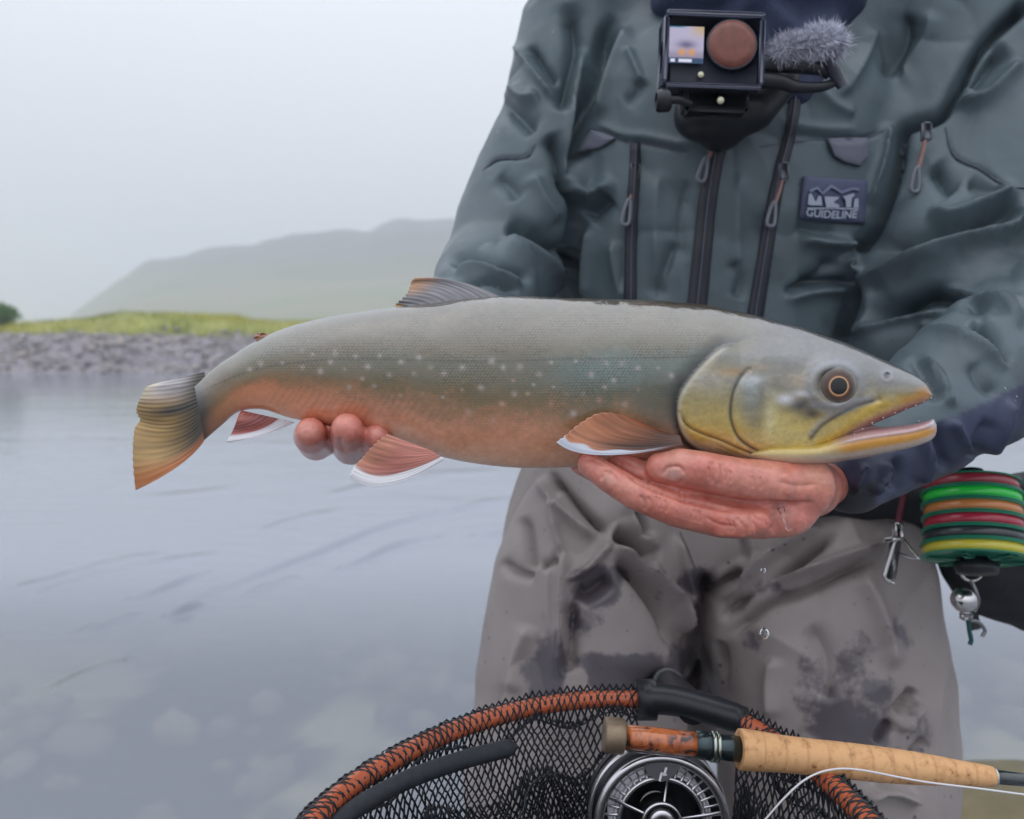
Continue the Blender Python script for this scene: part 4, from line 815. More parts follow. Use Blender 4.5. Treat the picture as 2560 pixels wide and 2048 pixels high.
def pull(top_, bot_, w=9, name='zipper_pull'):
    a, b_ = np.array(top_, float), np.array(bot_, float); t = (b_ - a) / np.linalg.norm(b_ - a); n = np.array([-t[1], t[0]])
    dd = proj(hit(BJ, *((a + b_) / 2))[0])[2] - .011
    out = [a - n * w * .45, a + n * w * .45, b_ + n * w, b_ - n * w]
    ring = crom([P(q[0], q[1], dd) for q in out], 40, True); return obj(name, *tube(ring, .0021, 8, closed=True), m_pull, jacket), dd
for (tp0, tp1, c0) in (((1572, 505), (1563, 556), (1588, 430)), ((1765, 400), (1752, 448), (1795, 350)), ((1934, 512), (1926, 560), (1958, 430)), ((2292, 425), (2286, 474), (2315, 330))):
    _, dd = pull(tp0, tp1)
    obj('pull_cord', *tube(np.vstack([P(*crom([(c0[0], c0[1]), ((c0[0] + tp0[0]) / 2 + 4, (c0[1] + tp0[1]) / 2), (tp0[0], tp0[1] + 6)], 14).T, np.full(14, dd + .002))]), .0022, 7), m_cord, jacket)
    obj('zipper_slider', *box(P(c0[0], c0[1], dd + .003), RIGHT, FWD, UP, .0055, .004, .010, .5), m_pull, jacket)
obj('pocket_flap', *plate(BJ, [(1478, 324), (1540, 345), (1500, 370), (1440, 385), (1460, 350)], .004), mat('flap_cloth', (.135, .14, .18), .6, bump=.3, bscale=900, bdist=.0004), jacket)
obj('pocket_flap', *plate(BJ, [(2068, 346), (2120, 344), (2170, 345), (2172, 395), (2150, 416), (2110, 405), (2085, 390)], .005), bpy.data.materials['flap_cloth'], jacket)
for pts in ([(1470, 322), (1512, 327), (1562, 351), (1612, 356), (1738, 385)], [(1900, 366), (1970, 356), (2040, 350), (2160, 345), (2210, 325)], [(2364, 317), (2386, 388), (2452, 423), (2514, 463), (2580, 470)], [(1207, 425), (1245, 398), (1314, 393), (1338, 360)]):
    obj('seam', *strip(BJ, pts, 3.5, .0012, rows=5), m_tapel, jacket)
# chest patch with mountains, wading figures and the maker's word
PATCH = [(2008, 440), (2090, 446), (2170, 452), (2166, 505), (2163, 560), (2080, 556), (1998, 548), (2003, 495)]
patch = obj('logo_patch', *plate(BJ, PATCH, .004), mat('patch_ground', (.075, .085, .15), .6, var=.1, vscale=120, bump=.4, bscale=900, bdist=.0004), jacket)
m_thr = mat('patch_thread', (.36, .40, .48), .6, bump=.4, bscale=1200, bdist=.0004); m_thr2 = mat('patch_thread_dim', (.17, .20, .30), .6)
_pg = {}
def pdep(p, extra=0): return np.array([proj(hit(BJ, *q)[0])[2] for q in p]) - .0088 - extra
def stitch(polys, m, name, extra=0):
    pr = []
    for p in polys:
        p = np.asarray(p, float); n = len(p); dd = pdep(p, extra); a = P(p[:, 0], p[:, 1], dd); b_ = P(p[:, 0], p[:, 1], dd + .003)
        pr.append((np.vstack([a, b_]), [tuple(range(n))] + [(i, i + n, (i + 1) % n + n, (i + 1) % n) for i in range(n)]))
    obj(name, *merge(pr), m, jacket, smooth=False)
def zq(x, y): return (1950 + x / 7.187, 380 + y / 7.187)
stitch([[zq(*q) for q in pl] for pl in ([(530, 680), (680, 620), (760, 720), (920, 580), (1100, 700), (1300, 630), (1420, 650), (1420, 700), (1300, 680), (1110, 750), (930, 640), (770, 770), (670, 670), (540, 730)],)], m_thr2, 'patch_mountains')
stitch([[zq(*q) for q in pl] for pl in ([(520, 760), (560, 740), (640, 900), (700, 780), (740, 800), (760, 960), (560, 960), (500, 940)], [(800, 800), (1060, 810), (1050, 840), (960, 900), (1000, 930), (1060, 950), (1060, 1000), (830, 1000)], [(1130, 800), (1330, 740), (1340, 790), (1290, 830), (1280, 990), (1190, 1000), (1180, 860)], [(1340, 850), (1410, 830), (1410, 1000), (1320, 1000)], [(490, 1000), (1410, 1010), (1410, 1035), (490, 1025)])], m_thr, 'patch_figures', .0004)
fc = bpy.data.curves.new('w', 'FONT'); fc.body = 'GUIDELINE'; fc.size = 1; fc.align_x = 'LEFT'; fc.shear = .15; fc.offset = .02
fo = bpy.data.objects.new('w', fc); COL.objects.link(fo); bpy.context.view_layer.update()
me = fo.evaluated_get(bpy.context.evaluated_depsgraph_get()).to_mesh(); T3 = np.array([q.co[:] for q in me.vertices]); TF = [tuple(p.vertices) for p in me.polygons]; fo.to_mesh_clear(); bpy.data.objects.remove(fo)
x0, x1, y0, y1 = T3[:, 0].min(), T3[:, 0].max(), T3[:, 1].min(), T3[:, 1].max(); tx = (T3[:, 0] - x0) / (x1 - x0); ty = (T3[:, 1] - y0) / (y1 - y0)
uu = 2016 + 128 * tx; vv = 540 + 5 * tx - 20 * ty + 4 * np.sin(np.pi * tx)
obj('patch_lettering', P(uu, vv, pdep(np.stack([uu, vv], 1), .0008)), TF, m_thr, jacket, smooth=False)
# navy fleece collar in the open neck
f = Field((.08, .74, 1.12), (.48, 1.12, 1.55), .006); f.chain([(.285, .885, 1.20, .030), (.280, .900, 1.26, .056), (.272, .925, 1.32, .084), (.268, .93, 1.40, .094), (.268, .95, 1.52, .085)], .02, (1.35, 1, 1))
V, Q = f.mesh(); V = relax(V, Q, 2); Nn = normals(V, Q); V = V + Nn * (.004 * np.sin(V[:, 2] * 130 + 3 * vnoise(V[:, 0] * 20, V[:, 1] * 20)) )[:, None]
obj('neck_gaiter', V, Q, mat('navy_fleece', (.030, .040, .085), .8, var=.25, vscale=60, bump=.6, bscale=500, bdist=.001), person)

# --- waders
m_wad = bpy.data.materials.new('wader_fabric'); m_wad.use_nodes = True
f = Field((-.20, .60, -.32), (.74, 1.30, .92), .0056)
f.chain(pc((1745, 1450, 1.05, 80), (1748, 1760, 1.12, 90)), .02); f.chain([(.13, 1.02, .66, .125), (.24, 1.02, .64, .140), (.36, 1.02, .66, .125)], .04); f.chain([(.248, 1.01, .76, .118), (.248, 1.01, .84, .112)], .06, (1.62, 1, 1))
f.chain(pc((1505, 1200, .99, 205), (1462, 1450, .955, 238), (1448, 1700, .94, 262), (1445, 1950, .93, 268)), .02)
f.chain(pc((2070, 1200, .99, 205), (2062, 1450, .955, 258), (2070, 1700, .94, 275), (2085, 1950, .93, 268)), .02)
for u_ in (1445, 2085):
    k_ = P(u_, 1950, .93); s_ = 1
    f.chain([(*k_, .122), (k_[0], k_[1] + .02, .22, .105), (k_[0], k_[1] + .05, -.06, .085), (k_[0], k_[1] + .05, -.22, .08)], .03); f.chain([(k_[0], k_[1] + .03, -.24, .055), (k_[0], k_[1] - .14, -.25, .045)], .03)
V, Q = f.mesh(); V = relax(V, Q, 2); V, Q = subdiv(V, Q)
WF = [([(1371, 1180), (1413, 1225), (1465, 1284), (1522, 1336)], 11, -9), ([(1340, 1195), (1400, 1268), (1492, 1352)], 15, 5), ([(1530, 1334), (1587, 1354), (1640, 1412)], 19, -16), ([(1526, 1346), (1587, 1403), (1657, 1465), (1700, 1530), (1726, 1605)], 13, 9), ([(1535, 1385), (1610, 1460), (1668, 1540), (1700, 1630)], 22, -11),
      ([(1533, 1350), (1476, 1417), (1416, 1454)], 10, 7), ([(1413, 1365), (1410, 1458), (1403, 1597), (1396, 1700)], 15, 7), ([(1380, 1250), (1390, 1320), (1410, 1390)], 14, 5), ([(1430, 1470), (1470, 1480), (1530, 1440)], 24, -8), ([(1300, 1290), (1320, 1340), (1330, 1430)], 18, -5), ([(1250, 1400), (1290, 1430), (1340, 1440)], 14, -5), ([(1350, 1420), (1380, 1405), (1400, 1398)], 12, -4), ([(1430, 1500), (1425, 1600), (1415, 1690)], 22, -7), ([(1590, 1270), (1610, 1310), (1625, 1345)], 13, -8), ([(1560, 1240), (1590, 1310), (1650, 1380)], 14, 4),
      ([(1690, 1330), (1700, 1400), (1730, 1470), (1750, 1530)], 12, 5), ([(1762, 1420), (1768, 1500), (1750, 1600), (1742, 1760)], 24, -22), ([(1866, 1428), (1820, 1460), (1770, 1512)], 15, -12), ([(2058, 1312), (1904, 1413), (1790, 1512)], 13, 8), ([(2100, 1322), (1962, 1436), (1860, 1500), (1800, 1560)], 14, -9), ([(2226, 1355), (2020, 1425), (1904, 1471), (1834, 1529)], 13, 8), ([(2200, 1390), (2030, 1470), (1900, 1520), (1820, 1600)], 16, -7), ([(1800, 1600), (1805, 1680), (1810, 1760)], 16, -6),
      ([(2290, 1722), (2262, 1755), (2236, 1782)], 13, -7), ([(2300, 1750), (2270, 1790), (2250, 1830)], 13, 6), ([(2230, 1800), (2210, 1830), (2190, 1860)], 13, -6), ([(2320, 1850), (2290, 1880), (2260, 1920)], 13, -5), ([(2150, 1420), (2200, 1540), (2240, 1680)], 26, 5), ([(2020, 1560), (2060, 1640), (2070, 1760)], 28, -4), ([(1935, 1640), (1925, 1720), (1930, 1800)], 24, 4), ([(2180, 1960), (2240, 1930), (2290, 1960)], 14, -7), ([(2150, 2000), (2220, 1975), (2300, 2010)], 14, 7), ([(1330, 1560), (1300, 1640), (1280, 1740)], 26, 4), ([(1600, 1720), (1650, 1690), (1690, 1680)], 8, -3), ([(1855, 1335), (1862, 1370), (1868, 1400)], 8, -4)]
Nn = normals(V, Q); wx, wz = V[:, 0] + .03 * vnoise(V[:, 0] * 8, V[:, 1] * 8, V[:, 2] * 8), V[:, 2] + .03 * vnoise(V[:, 0] * 8 + 9, V[:, 1] * 8, V[:, 2] * 8)
V = V + Nn * (.0014 * fbm(V[:, 0] * 18, V[:, 1] * 18, V[:, 2] * 14, 3) + .004 * vnoise(V[:, 0] * 6, V[:, 1] * 6, V[:, 2] * 4 + 9) + .005 * (1 - np.abs(vnoise(wx * 10, V[:, 1] * 10, wz * 5 + wx * 5))) ** 5 - .005 * (1 - np.abs(vnoise(wx * 9 + 5, V[:, 1] * 9, wz * 7 - wx * 5))) ** 6)[:, None]
V = sculpt(V, Nn, [(q[0], q[1] * .8, q[2] * 2.8, *q[3:]) for q in WF]); u, v, d = proj(V)
# where water has soaked in (stains with their own outline)
wm = np.zeros(len(V))
for cx, cy, rx, ry, a in [(1500, 1470, 110, 70, 1.), (1470, 1560, 80, 90, .6), (1620, 1520, 60, 110, .9), (1560, 1680, 200, 70, 1.), (1380, 1680, 70, 110, .9), (1620, 1600, -70, 60, 0), (1700, 1700, 60, 120, .9), (1980, 1640, 90, 130, .5), (2080, 1700, 160, 200, .55), (1840, 1700, 40, 90, .6), (2010, 1760, 60, 80, .5), (1640, 1440, 40, 40, .6), (1330, 1700, 60, 90, .6), (2230, 1600, 60, 90, .4), (1890, 1620, 60, 120, .6), (2150, 1840, 200, 120, .8), (1960, 1480, 90, 60, .5), (1740, 1460, 60, 50, .8), (1490, 1400, 40, 30, .4), (2200, 1780, 100, 120, .6)]:
    wm = np.maximum(wm, a * np.exp(-((u - cx) / abs(rx)) ** 2 - ((v - cy) / ry) ** 2))
for cx, cy, rx, ry, a in [(1590, 1560, 60, 70, .9), (1600, 1480, 35, 40, .5), (1440, 1700, 30, 35, .7), (1850, 1690, 30, 60, .6), (1960, 1600, 34, 70, .6), (1930, 1700, 30, 40, .5)]:
    wm = wm - a * np.exp(-((u - cx) / rx) ** 2 - ((v - cy) / ry) ** 2)
wm = np.maximum(wm, sstep(2000, 2200, v))
wm = wm * .85 + .10 * fbm(u / 90, v / 90); Cw = np.stack([wm, wm, wm], 1)
N, L = m_wad.node_tree.nodes, m_wad.node_tree.links; b = N['Principled BSDF']
vc = N.new('ShaderNodeVertexColor'); vc.layer_name = 'Col'; tc = N.new('ShaderNodeTexCoord')
n1 = N.new('ShaderNodeTexNoise'); n1.inputs['Scale'].default_value = 34; n1.inputs['Detail'].default_value = 8; n1.inputs['Roughness'].default_value = .62; L.new(tc.outputs['Object'], n1.inputs['Vector'])
ad = N.new('ShaderNodeMath'); ad.operation = 'ADD'; L.new(vc.outputs[0], ad.inputs[0]); L.new(n1.outputs[0], ad.inputs[1])
th = N.new('ShaderNodeMapRange'); th.interpolation_type = 'SMOOTHSTEP'; th.inputs[1].default_value = .82; th.inputs[2].default_value = 1.04; L.new(ad.outputs[0], th.inputs[0])
n3 = N.new('ShaderNodeTexVoronoi'); n3.inputs['Scale'].default_value = 46; n3.inputs['Randomness'].default_value = 1; L.new(tc.outputs['Object'], n3.inputs['Vector'])
n4 = N.new('ShaderNodeTexNoise'); n4.inputs['Scale'].default_value = 7; L.new(tc.outputs['Object'], n4.inputs['Vector'])
dr = N.new('ShaderNodeMapRange'); dr.interpolation_type = 'SMOOTHSTEP'; dr.inputs[1].default_value = .13; dr.inputs[2].default_value = .09; L.new(n3.outputs[0], dr.inputs[0])
d4 = N.new('ShaderNodeMapRange'); d4.inputs[1].default_value = .52; d4.inputs[2].default_value = .60; L.new(n4.outputs[0], d4.inputs[0])
dm_ = N.new('ShaderNodeMath'); dm_.operation = 'MULTIPLY'; L.new(dr.outputs[0], dm_.inputs[0]); L.new(d4.outputs[0], dm_.inputs[1])
mx_ = N.new('ShaderNodeMath'); mx_.operation = 'MAXIMUM'; L.new(dm_.outputs[0], mx_.inputs[0]); L.new(th.outputs[0], mx_.inputs[1])
cm = N.new('ShaderNodeMix'); cm.data_type = 'RGBA'; cm.inputs[6].default_value = (*lin((152, 142, 139)), 1); cm.inputs[7].default_value = (*lin((94, 87, 93)), 1); L.new(mx_.outputs[0], cm.inputs[0])
n5 = N.new('ShaderNodeTexNoise'); n5.inputs['Scale'].default_value = 9; n5.inputs['Detail'].default_value = 5; L.new(tc.outputs['Object'], n5.inputs['Vector'])
r5 = N.new('ShaderNodeMapRange'); r5.inputs[1].default_value = .3; r5.inputs[2].default_value = .7; r5.inputs[3].default_value = .86; r5.inputs[4].default_value = 1.1; L.new(n5.outputs[0], r5.inputs[0])
c2 = N.new('ShaderNodeMix'); c2.data_type = 'RGBA'; c2.blend_type = 'MULTIPLY'; c2.inputs[0].default_value = 1; L.new(cm.outputs[2], c2.inputs[6]); L.new(r5.outputs[0], c2.inputs[7]); L.new(c2.outputs[2], b.inputs['Base Color'])
rr_ = N.new('ShaderNodeMapRange'); rr_.inputs[3].default_value = .55; rr_.inputs[4].default_value = .28; L.new(mx_.outputs[0], rr_.inputs[0]); L.new(rr_.outputs[0], b.inputs['Roughness'])
nb = N.new('ShaderNodeTexNoise'); nb.inputs['Scale'].default_value = 700; L.new(tc.outputs['Object'], nb.inputs['Vector'])
bp = N.new('ShaderNodeBump'); bp.inputs['Strength'].default_value = .25; bp.inputs['Distance'].default_value = .0005; L.new(nb.outputs[0], bp.inputs['Height']); L.new(bp.outputs[0], b.inputs['Normal'])
waders = obj('waders', V, Q, m_wad, person, col=Cw)
BW = BVHTree.FromPolygons([Vector(q) for q in V], [tuple(q) for q in Q.tolist()])
obj('wader_seam', *strip(BW, [(1700, 1330), (1730, 1400), (1755, 1470), (1762, 1540)], 4, .0012, rows=5), mat('wader_seam_tape', (.12, .11, .12), .6), waders)

def crumple(m, scale, dist, strength):       # fine sharp creases in stiff cloth
    N, L = m.node_tree.nodes, m.node_tree.links; b = N['Principled BSDF']; prev = b.inputs['Normal'].links[0].from_socket
    t = N.new('ShaderNodeTexCoord'); n = N.new('ShaderNodeTexNoise'); n.noise_type = 'RIDGED_MULTIFRACTAL'; n.inputs['Scale'].default_value = scale; n.inputs['Detail'].default_value = 2; n.inputs['Distortion'].default_value = .6
    L.new(t.outputs['Object'], n.inputs['Vector']); q = N.new('ShaderNodeBump'); q.inputs['Strength'].default_value = strength; q.inputs['Distance'].default_value = dist
    L.new(n.outputs[0], q.inputs['Height']); L.new(prev, q.inputs['Normal']); L.new(q.outputs[0], b.inputs['Normal'])
crumple(m_jack, 13, .004, .55); crumple(m_wad, 11, .004, .5)

# rain beads standing on the cloth
def beads(bvh, n, box_, parent, seed, rmax):
    g = np.random.default_rng(seed); out = []
    for _ in range(n):
        p, nn = hit(bvh, g.uniform(box_[0], box_[2]), g.uniform(box_[1], box_[3])); r_ = rmax * g.uniform(.35, 1) ** 1.5
        if proj(p)[2] > 1.0 or abs(proj(p)[2] - .9) < 1e-6: continue
        out.append(lathe([(r_, -.2 * r_), (.95 * r_, .25 * r_), (.6 * r_, .6 * r_), (.01 * r_, .7 * r_)], p, nn, 8))
    tag(obj('rain_beads', *merge(out), M_BEAD, parent), kind='stuff')
M_BEAD = mat('rain_bead', (.95, .97, 1), .02, trans=1, ior=1.33)
beads(BJ, 300, (1130, 0, 2560, 1150), jacket, 31, .0011); beads(BW, 160, (1200, 1200, 2340, 1750), waders, 32, .0012)
# ------------------------------------------------------------------ landing net
NZ = .65
HL = [(1600, 1748), (1450, 1752), (1300, 1776), (1150, 1822), (1000, 1892), (880, 1966), (790, 2046), (725, 2140), (710, 2260), (800, 2440), (1050, 2620), (1450, 2720), (1850, 2620), (2130, 2430), (2235, 2260), (2235, 2140), (2165, 2048), (2060, 1945), (1960, 1868), (1860, 1806)]
hoop = np.array([on_plane(np.array(float(a)), np.array(float(b_)), NZ) for a, b_ in HL])
hoop = crom(hoop, 260)                                        # open arc: both ends meet the yoke
net = empty('landing_net', hoop[0], 'orange framed landing net with black rubber mesh under the rod', 'landing net')
TR = .0070
m_orange = mat('net_frame_orange', (.50, .115, .045), .45, metal=.1, coat=.4, var=.15, vscale=60, bump=.2, bscale=300, bdist=.0004)
m_rub = mat('net_rubber', (.020, .022, .028), .42, spec=.5)
m_blk = mat('black_plastic', (.018, .020, .025), .35, var=.2, vscale=90, bump=.2, bscale=500, bdist=.0004)
obj('frame', *tube(hoop, TR, 16), m_orange, net)
cen = hoop.mean(0)
ncol = 170; seg = np.linalg.norm(np.diff(hoop, axis=0), axis=1); cum = np.concatenate([[0], np.cumsum(seg)]); per = cum[-1]
def hp(s): return np.stack([np.interp(s, cum / per, hoop[:, k]) for k in range(3)], -1)
cell = per / ncol; rows = []
outw = lambda s: (lambda d_: d_ / np.linalg.norm(d_, axis=-1)[..., None])((hp(s) - cen) * [1, 1, 0])
for a in (150, 95, 40, -15): rows.append((('a', a)))
for k in range(40): rows.append(('d', .004 + k * .0056))
def node(s, row):
    b_ = hp(s); o = outw(s)
    if row[0] == 'a':
        q = R(row[1]); lift = .0004 + (.001 if row[1] > 140 else 0); r_ = TR + lift
        return b_ - o * (r_ * math.cos(q))[..., None] if False else b_ - o * r_ * math.cos(q) + np.array([0, 0, 1.0]) * r_ * math.sin(q)
    dz = row[1]; k = dz / .23
    sh = 1 - .03 - .10 * k - .45 * max(0, k - .55) ** 1.4 * 2
    x = cen + (b_ - cen) * sh; x[..., 2] = NZ - TR - dz + .004 * np.sin(s * 60 + dz * 70) ; x[..., :2] += (.006 * k * np.stack([np.sin(s * 47 + dz * 50), np.cos(s * 39 + dz * 40)], -1))
    return x
segs = []; si = (np.arange(ncol + 1)) / ncol
jit = np.random.default_rng(11)
lv = []
for j_, rw in enumerate(rows):
    s = np.clip(si + (.5 / ncol if j_ % 2 else 0), 0, 1); X = node(s, rw); X = X + jit.normal(0, .0005 if j_ > 3 else .0004, X.shape); lv.append(X)
for j_ in range(len(rows) - 1):
    a, b_ = lv[j_], lv[j_ + 1]
    segs.append(np.stack([a, b_], 1)); 
    if j_ % 2 == 0: segs.append(np.stack([a[1:], b_[:-1]], 1))
    else: segs.append(np.stack([a[:-1], b_[1:]], 1))
segs.append(np.stack([lv[-1][:-1], lv[-1][1:]], 1)); segs.append(np.stack([lv[0][:-1], lv[0][1:]], 1)); lp_ = lv[0] + np.array([0, 0, 1.0]) * (.0012 + .006 * (sstep(.22, .02, si) + sstep(.80, .98, si)) * jit.uniform(.5, 1.2, len(si)))[:, None]; segs.append(np.stack([lv[0][:-1], (lp_[:-1] + lp_[1:]) / 2], 1)); segs.append(np.stack([(lp_[:-1] + lp_[1:]) / 2, lv[0][1:]], 1))
bx = np.linspace(0, 1, 26)
for s0 in range(0, ncol, 5):                                   # floor of the bag
    a = lv[-1][s0]; b_ = lv[-1][(ncol - s0) % ncol]; pth = a[None] * (1 - bx[:, None]) + b_[None] * bx[:, None] - np.array([0, 0, .03]) * np.sin(np.pi * bx)[:, None] + jit.normal(0, .001, (26, 3)); segs.append(np.stack([pth[:-1], pth[1:]], 1))
segs = np.vstack(segs)
def strands(sg, r, k=4):
    a, b_ = sg[:, 0], sg[:, 1]; t = b_ - a; t /= np.linalg.norm(t, axis=1)[:, None] + 1e-9
    h_ = np.where(np.abs(t[:, 2:3]) < .9, [[0, 0, 1.0]], [[1.0, 0, 0]]); n = np.cross(t, h_); n /= np.linalg.norm(n, axis=1)[:, None]; m = np.cross(t, n)
    an = np.linspace(0, 2 * np.pi, k, endpoint=False); ring = np.cos(an)[None, :, None] * n[:, None] + np.sin(an)[None, :, None] * m[:, None]
    V = np.concatenate([a[:, None] + r * ring - t[:, None] * r * .4, b_[:, None] + r * ring + t[:, None] * r * .4], 1); i = np.arange(len(sg))[:, None, None] * 2 * k
    j = np.arange(k); q = np.stack([j, (j + 1) % k, (j + 1) % k + k, j + k], 1)[None] + i
    return V.reshape(-1, 3), q.reshape(-1, 4)
fold_ = segs[len(segs) // 8:].copy(); fold_ = cen + (fold_ - cen) * [.90, .86, 1] + [.004, -.006, -.012]; fold_ += .006 * np.sin(fold_[..., [1, 2, 0]] * 90)
segs2 = np.vstack([segs, fold_, cen + (fold_ - cen) * [.72, .78, 1] + [.05, .02, -.02]])
tag(obj('mesh_bag', *strands(segs2, .00080), m_rub, net), kind='stuff')
# black inner bar, yoke with its socket, handle going back between the legs
bar = [(830, 2070, .50), (900, 2014, .515), (1000, 1958, .53), (1100, 1918, .545), (1200, 1888, .56), (1292, 1866, .57)]
obj('measuring_band', *tube(P(*crom(bar, 40).T), np.concatenate([np.full(38, .0062), [.005, .002]]), 12), mat('black_foam', (.020, .024, .030), .75, var=.3, vscale=200, bump=.5, bscale=700, bdist=.0006), net)
y0 = on_plane(np.array(1620.), np.array(1745.), NZ); y1 = on_plane(np.array(1850.), np.array(1802.), NZ)
obj('yoke', *tube(crom([y0 - [.004, 0, 0], y0 * .6 + y1 * .4 + [0, .004, .002], y1 + [.004, 0, 0]], 20), np.interp(np.linspace(0, 1, 20), [0, .1, .9, 1], [.0135, .0125, .0115, .010]), 18), m_blk, net)
obj('yoke_collar', *tube(np.array([y0 + [-.010, .001, -.002], y0 + [.006, .001, -.002]]), .0165, 20), m_blk, net)
hm = (y0 + y1) / 2; he = np.array([hm[0] + .03, 1.0, .52])
obj('handle', *tube(crom([hm, hm * .7 + he * .3 + [0, 0, .004], he], 24), .0125, 18), m_blk, net)
obj('handle_ring', *lathe([(.0128, -.006), (.0155, -.006), (.0155, .006), (.0128, .006)], hm + (he - hm) * .42 + [0, 0, .003], he - hm, 36), mat('ring_dull', (.09, .095, .10), .35, metal=.6), net)
# pockets of water beads caught on the mesh
bd = []
for k in range(70):
    a = segs[jit.integers(len(segs))].mean(0); bd.append(lathe([(.0001, -.0012), (.0011, -.0006), (.0013, 0), (.0010, .0008), (.0001, .0013)], a, (0, 0, 1), 8))
tag(obj('water_beads', *merge(bd), mat('bead_water', (.95, .97, 1), .02, trans=1, ior=1.33), net), kind='stuff')

# ------------------------------------------------------------------ fly rod
RD = .545
r0, r1 = P(1508, 1836, RD), P(2560, 1950, RD)
axr = (r1 - r0) / np.linalg.norm(r1 - r0); pxm = RD / F
def along(u): return (u - 1508) * pxm * 1.005
rod = empty('fly_rod', r0, 'fly rod with pale cork grip and burl wood reel seat lying across the net', 'fishing rod')
def rprof(name, pts, m, k=40): return obj(name, *lathe([(r * pxm, along(u_)) for u_, r in pts], r0, axr, k), m, rod)
m_cork = bpy.data.materials.new('cork'); m_cork.use_nodes = True; N, L = m_cork.node_tree.nodes, m_cork.node_tree.links; b = N['Principled BSDF']; b.inputs['Roughness'].default_value = .72
tc = N.new('ShaderNodeTexCoord'); nz = N.new('ShaderNodeTexNoise'); nz.inputs['Scale'].default_value = 140; nz.inputs['Detail'].default_value = 6; nz.inputs['Roughness'].default_value = .65; L.new(tc.outputs['Object'], nz.inputs[0])
cr = N.new('ShaderNodeValToRGB'); cr.color_ramp.elements[0].position = .28; cr.color_ramp.elements[0].color = (*lin((120, 74, 44)), 1); cr.color_ramp.elements[1].position = .52; cr.color_ramp.elements[1].color = (*lin((218, 168, 118)), 1)
e = cr.color_ramp.elements.new(.38); e.color = (*lin((196, 146, 98)), 1); L.new(nz.outputs[0], cr.inputs[0]); L.new(cr.outputs[0], b.inputs[0])
bp = N.new('ShaderNodeBump'); bp.inputs['Strength'].default_value = .5; bp.inputs['Distance'].default_value = .0006; L.new(nz.outputs[0], bp.inputs['Height']); L.new(bp.outputs[0], b.inputs['Normal'])
# the grip is turned from glued cork rings
prof = np.array([(1848, 49), (1866, 49), (1905, 47), (1960, 44), (2040, 43), (2140, 43), (2240, 41), (2330, 36), (2400, 30), (2450, 27), (2482, 24)], float)
edges = np.linspace(1848, 2482, 13)
for a, b_ in zip(edges[:-1], edges[1:]):
    uu = np.linspace(a, b_, 8); rr = crom(prof, 200); rr = np.interp(uu, rr[:, 0], rr[:, 1]); pp = [(uu[0] - .0, rr[0] - 6)] + [(uu[0], rr[0] - .25)] + list(zip(uu[1:-1], rr[1:-1])) + [(uu[-1], rr[-1] - .25), (uu[-1], rr[-1] - 6)]
    o = rprof('cork_ring', pp, m_cork)
rprof('winding_check', [(2480, 10), (2480, 24), (2488, 22), (2492, 15)], mat('winding_metal', (.5, .5, .48), .25, metal=1))
rprof('blank', [(2478, 17), (2560, 16), (2900, 14.5), (4300, 10), (5200, 7)], mat('rod_blank', (.020, .030, .032), .16, coat=1, coatr=.05), 24)
rprof('butt_cap', [(1510, 20), (1510, 40), (1514, 43), (1555, 43), (1560, 40), (1562, 30)], mat('butt_brass', (.23, .17, .115), .42, metal=.45, var=.3, vscale=80))
m_burl = bpy.data.materials.new('burl_wood'); m_burl.use_nodes = True; N, L = m_burl.node_tree.nodes, m_burl.node_tree.links; b = N['Principled BSDF']; b.inputs['Roughness'].default_value = .22; b.inputs['Coat Weight'].default_value = .8
tc = N.new('ShaderNodeTexCoord'); nz = N.new('ShaderNodeTexNoise'); nz.inputs['Scale'].default_value = 85; nz.inputs['Detail'].default_value = 5; nz.inputs['Distortion'].default_value = 1.2; L.new(tc.outputs['Object'], nz.inputs[0])
cr = N.new('ShaderNodeValToRGB'); cr.color_ramp.elements[0].position = .38; cr.color_ramp.elements[0].color = (*lin((58, 44, 40)), 1); cr.color_ramp.elements[1].position = .62; cr.color_ramp.elements[1].color = (*lin((196, 112, 60)), 1)
e = cr.color_ramp.elements.new(.46); e.color = (*lin((150, 78, 48)), 1); L.new(nz.outputs[0], cr.inputs[0]); L.new(cr.outputs[0], b.inputs[0])
rprof('reel_seat', [(1560, 20), (1562, 29), (1640, 30), (1738, 30), (1742, 20)], m_burl)
m_alu = mat('anodised_dark', (.045, .065, .070), .22, metal=.8, coat=.3, var=.1, vscale=200)
rprof('seat_hood', [(1738, 20), (1738, 34), (1775, 35), (1778, 30)], m_alu)
for a in (1777, 1788): rprof('lock_ring', [(a, 22), (a, 38), (a + 7, 38), (a + 7, 22)], mat('lock_ring_pale', (.42, .45, .40), .2, metal=1))
rprof('seat_barrel', [(1776, 20), (1796, 31), (1848, 31), (1850, 20)], m_alu)

# ------------------------------------------------------------------ reel
rc = P(1655, 2058, .548); ay = np.array([0, -math.cos(R(10)), math.sin(R(10))]); az = np.array([0, math.sin(R(10)), math.cos(R(10))]); ax_ = np.array([1.0, 0, 0]); ps = .548 / F
reel = empty('fly_reel', rc, 'grey metal fly reel with open spokes hanging below the reel seat', 'fishing reel')
m_ree = mat('reel_metal', (.58, .56, .58), .24, metal=1, var=.08, vscale=120, bump=.1, bscale=900, bdist=.0002); m_reed = mat('reel_dark', (.05, .052, .058), .3, metal=.8)
def rl(name, prof, m, k=96, closed=True): return obj(name, *lathe([(r_ * ps, -h_ * ps) for r_, h_ in prof], rc, -ay, k, closed), m, reel)
rl('rim', [(148, 0), (152, -4), (164, -4), (170, 2), (170, 14), (163, 18), (150, 16), (147, 8)], m_ree)
rl('frame_ring', [(172, -70), (178, -70), (178, -40), (172, -40)], m_ree); rl('frame_ring', [(168, -110), (178, -112), (178, -104), (168, -100)], m_reed)
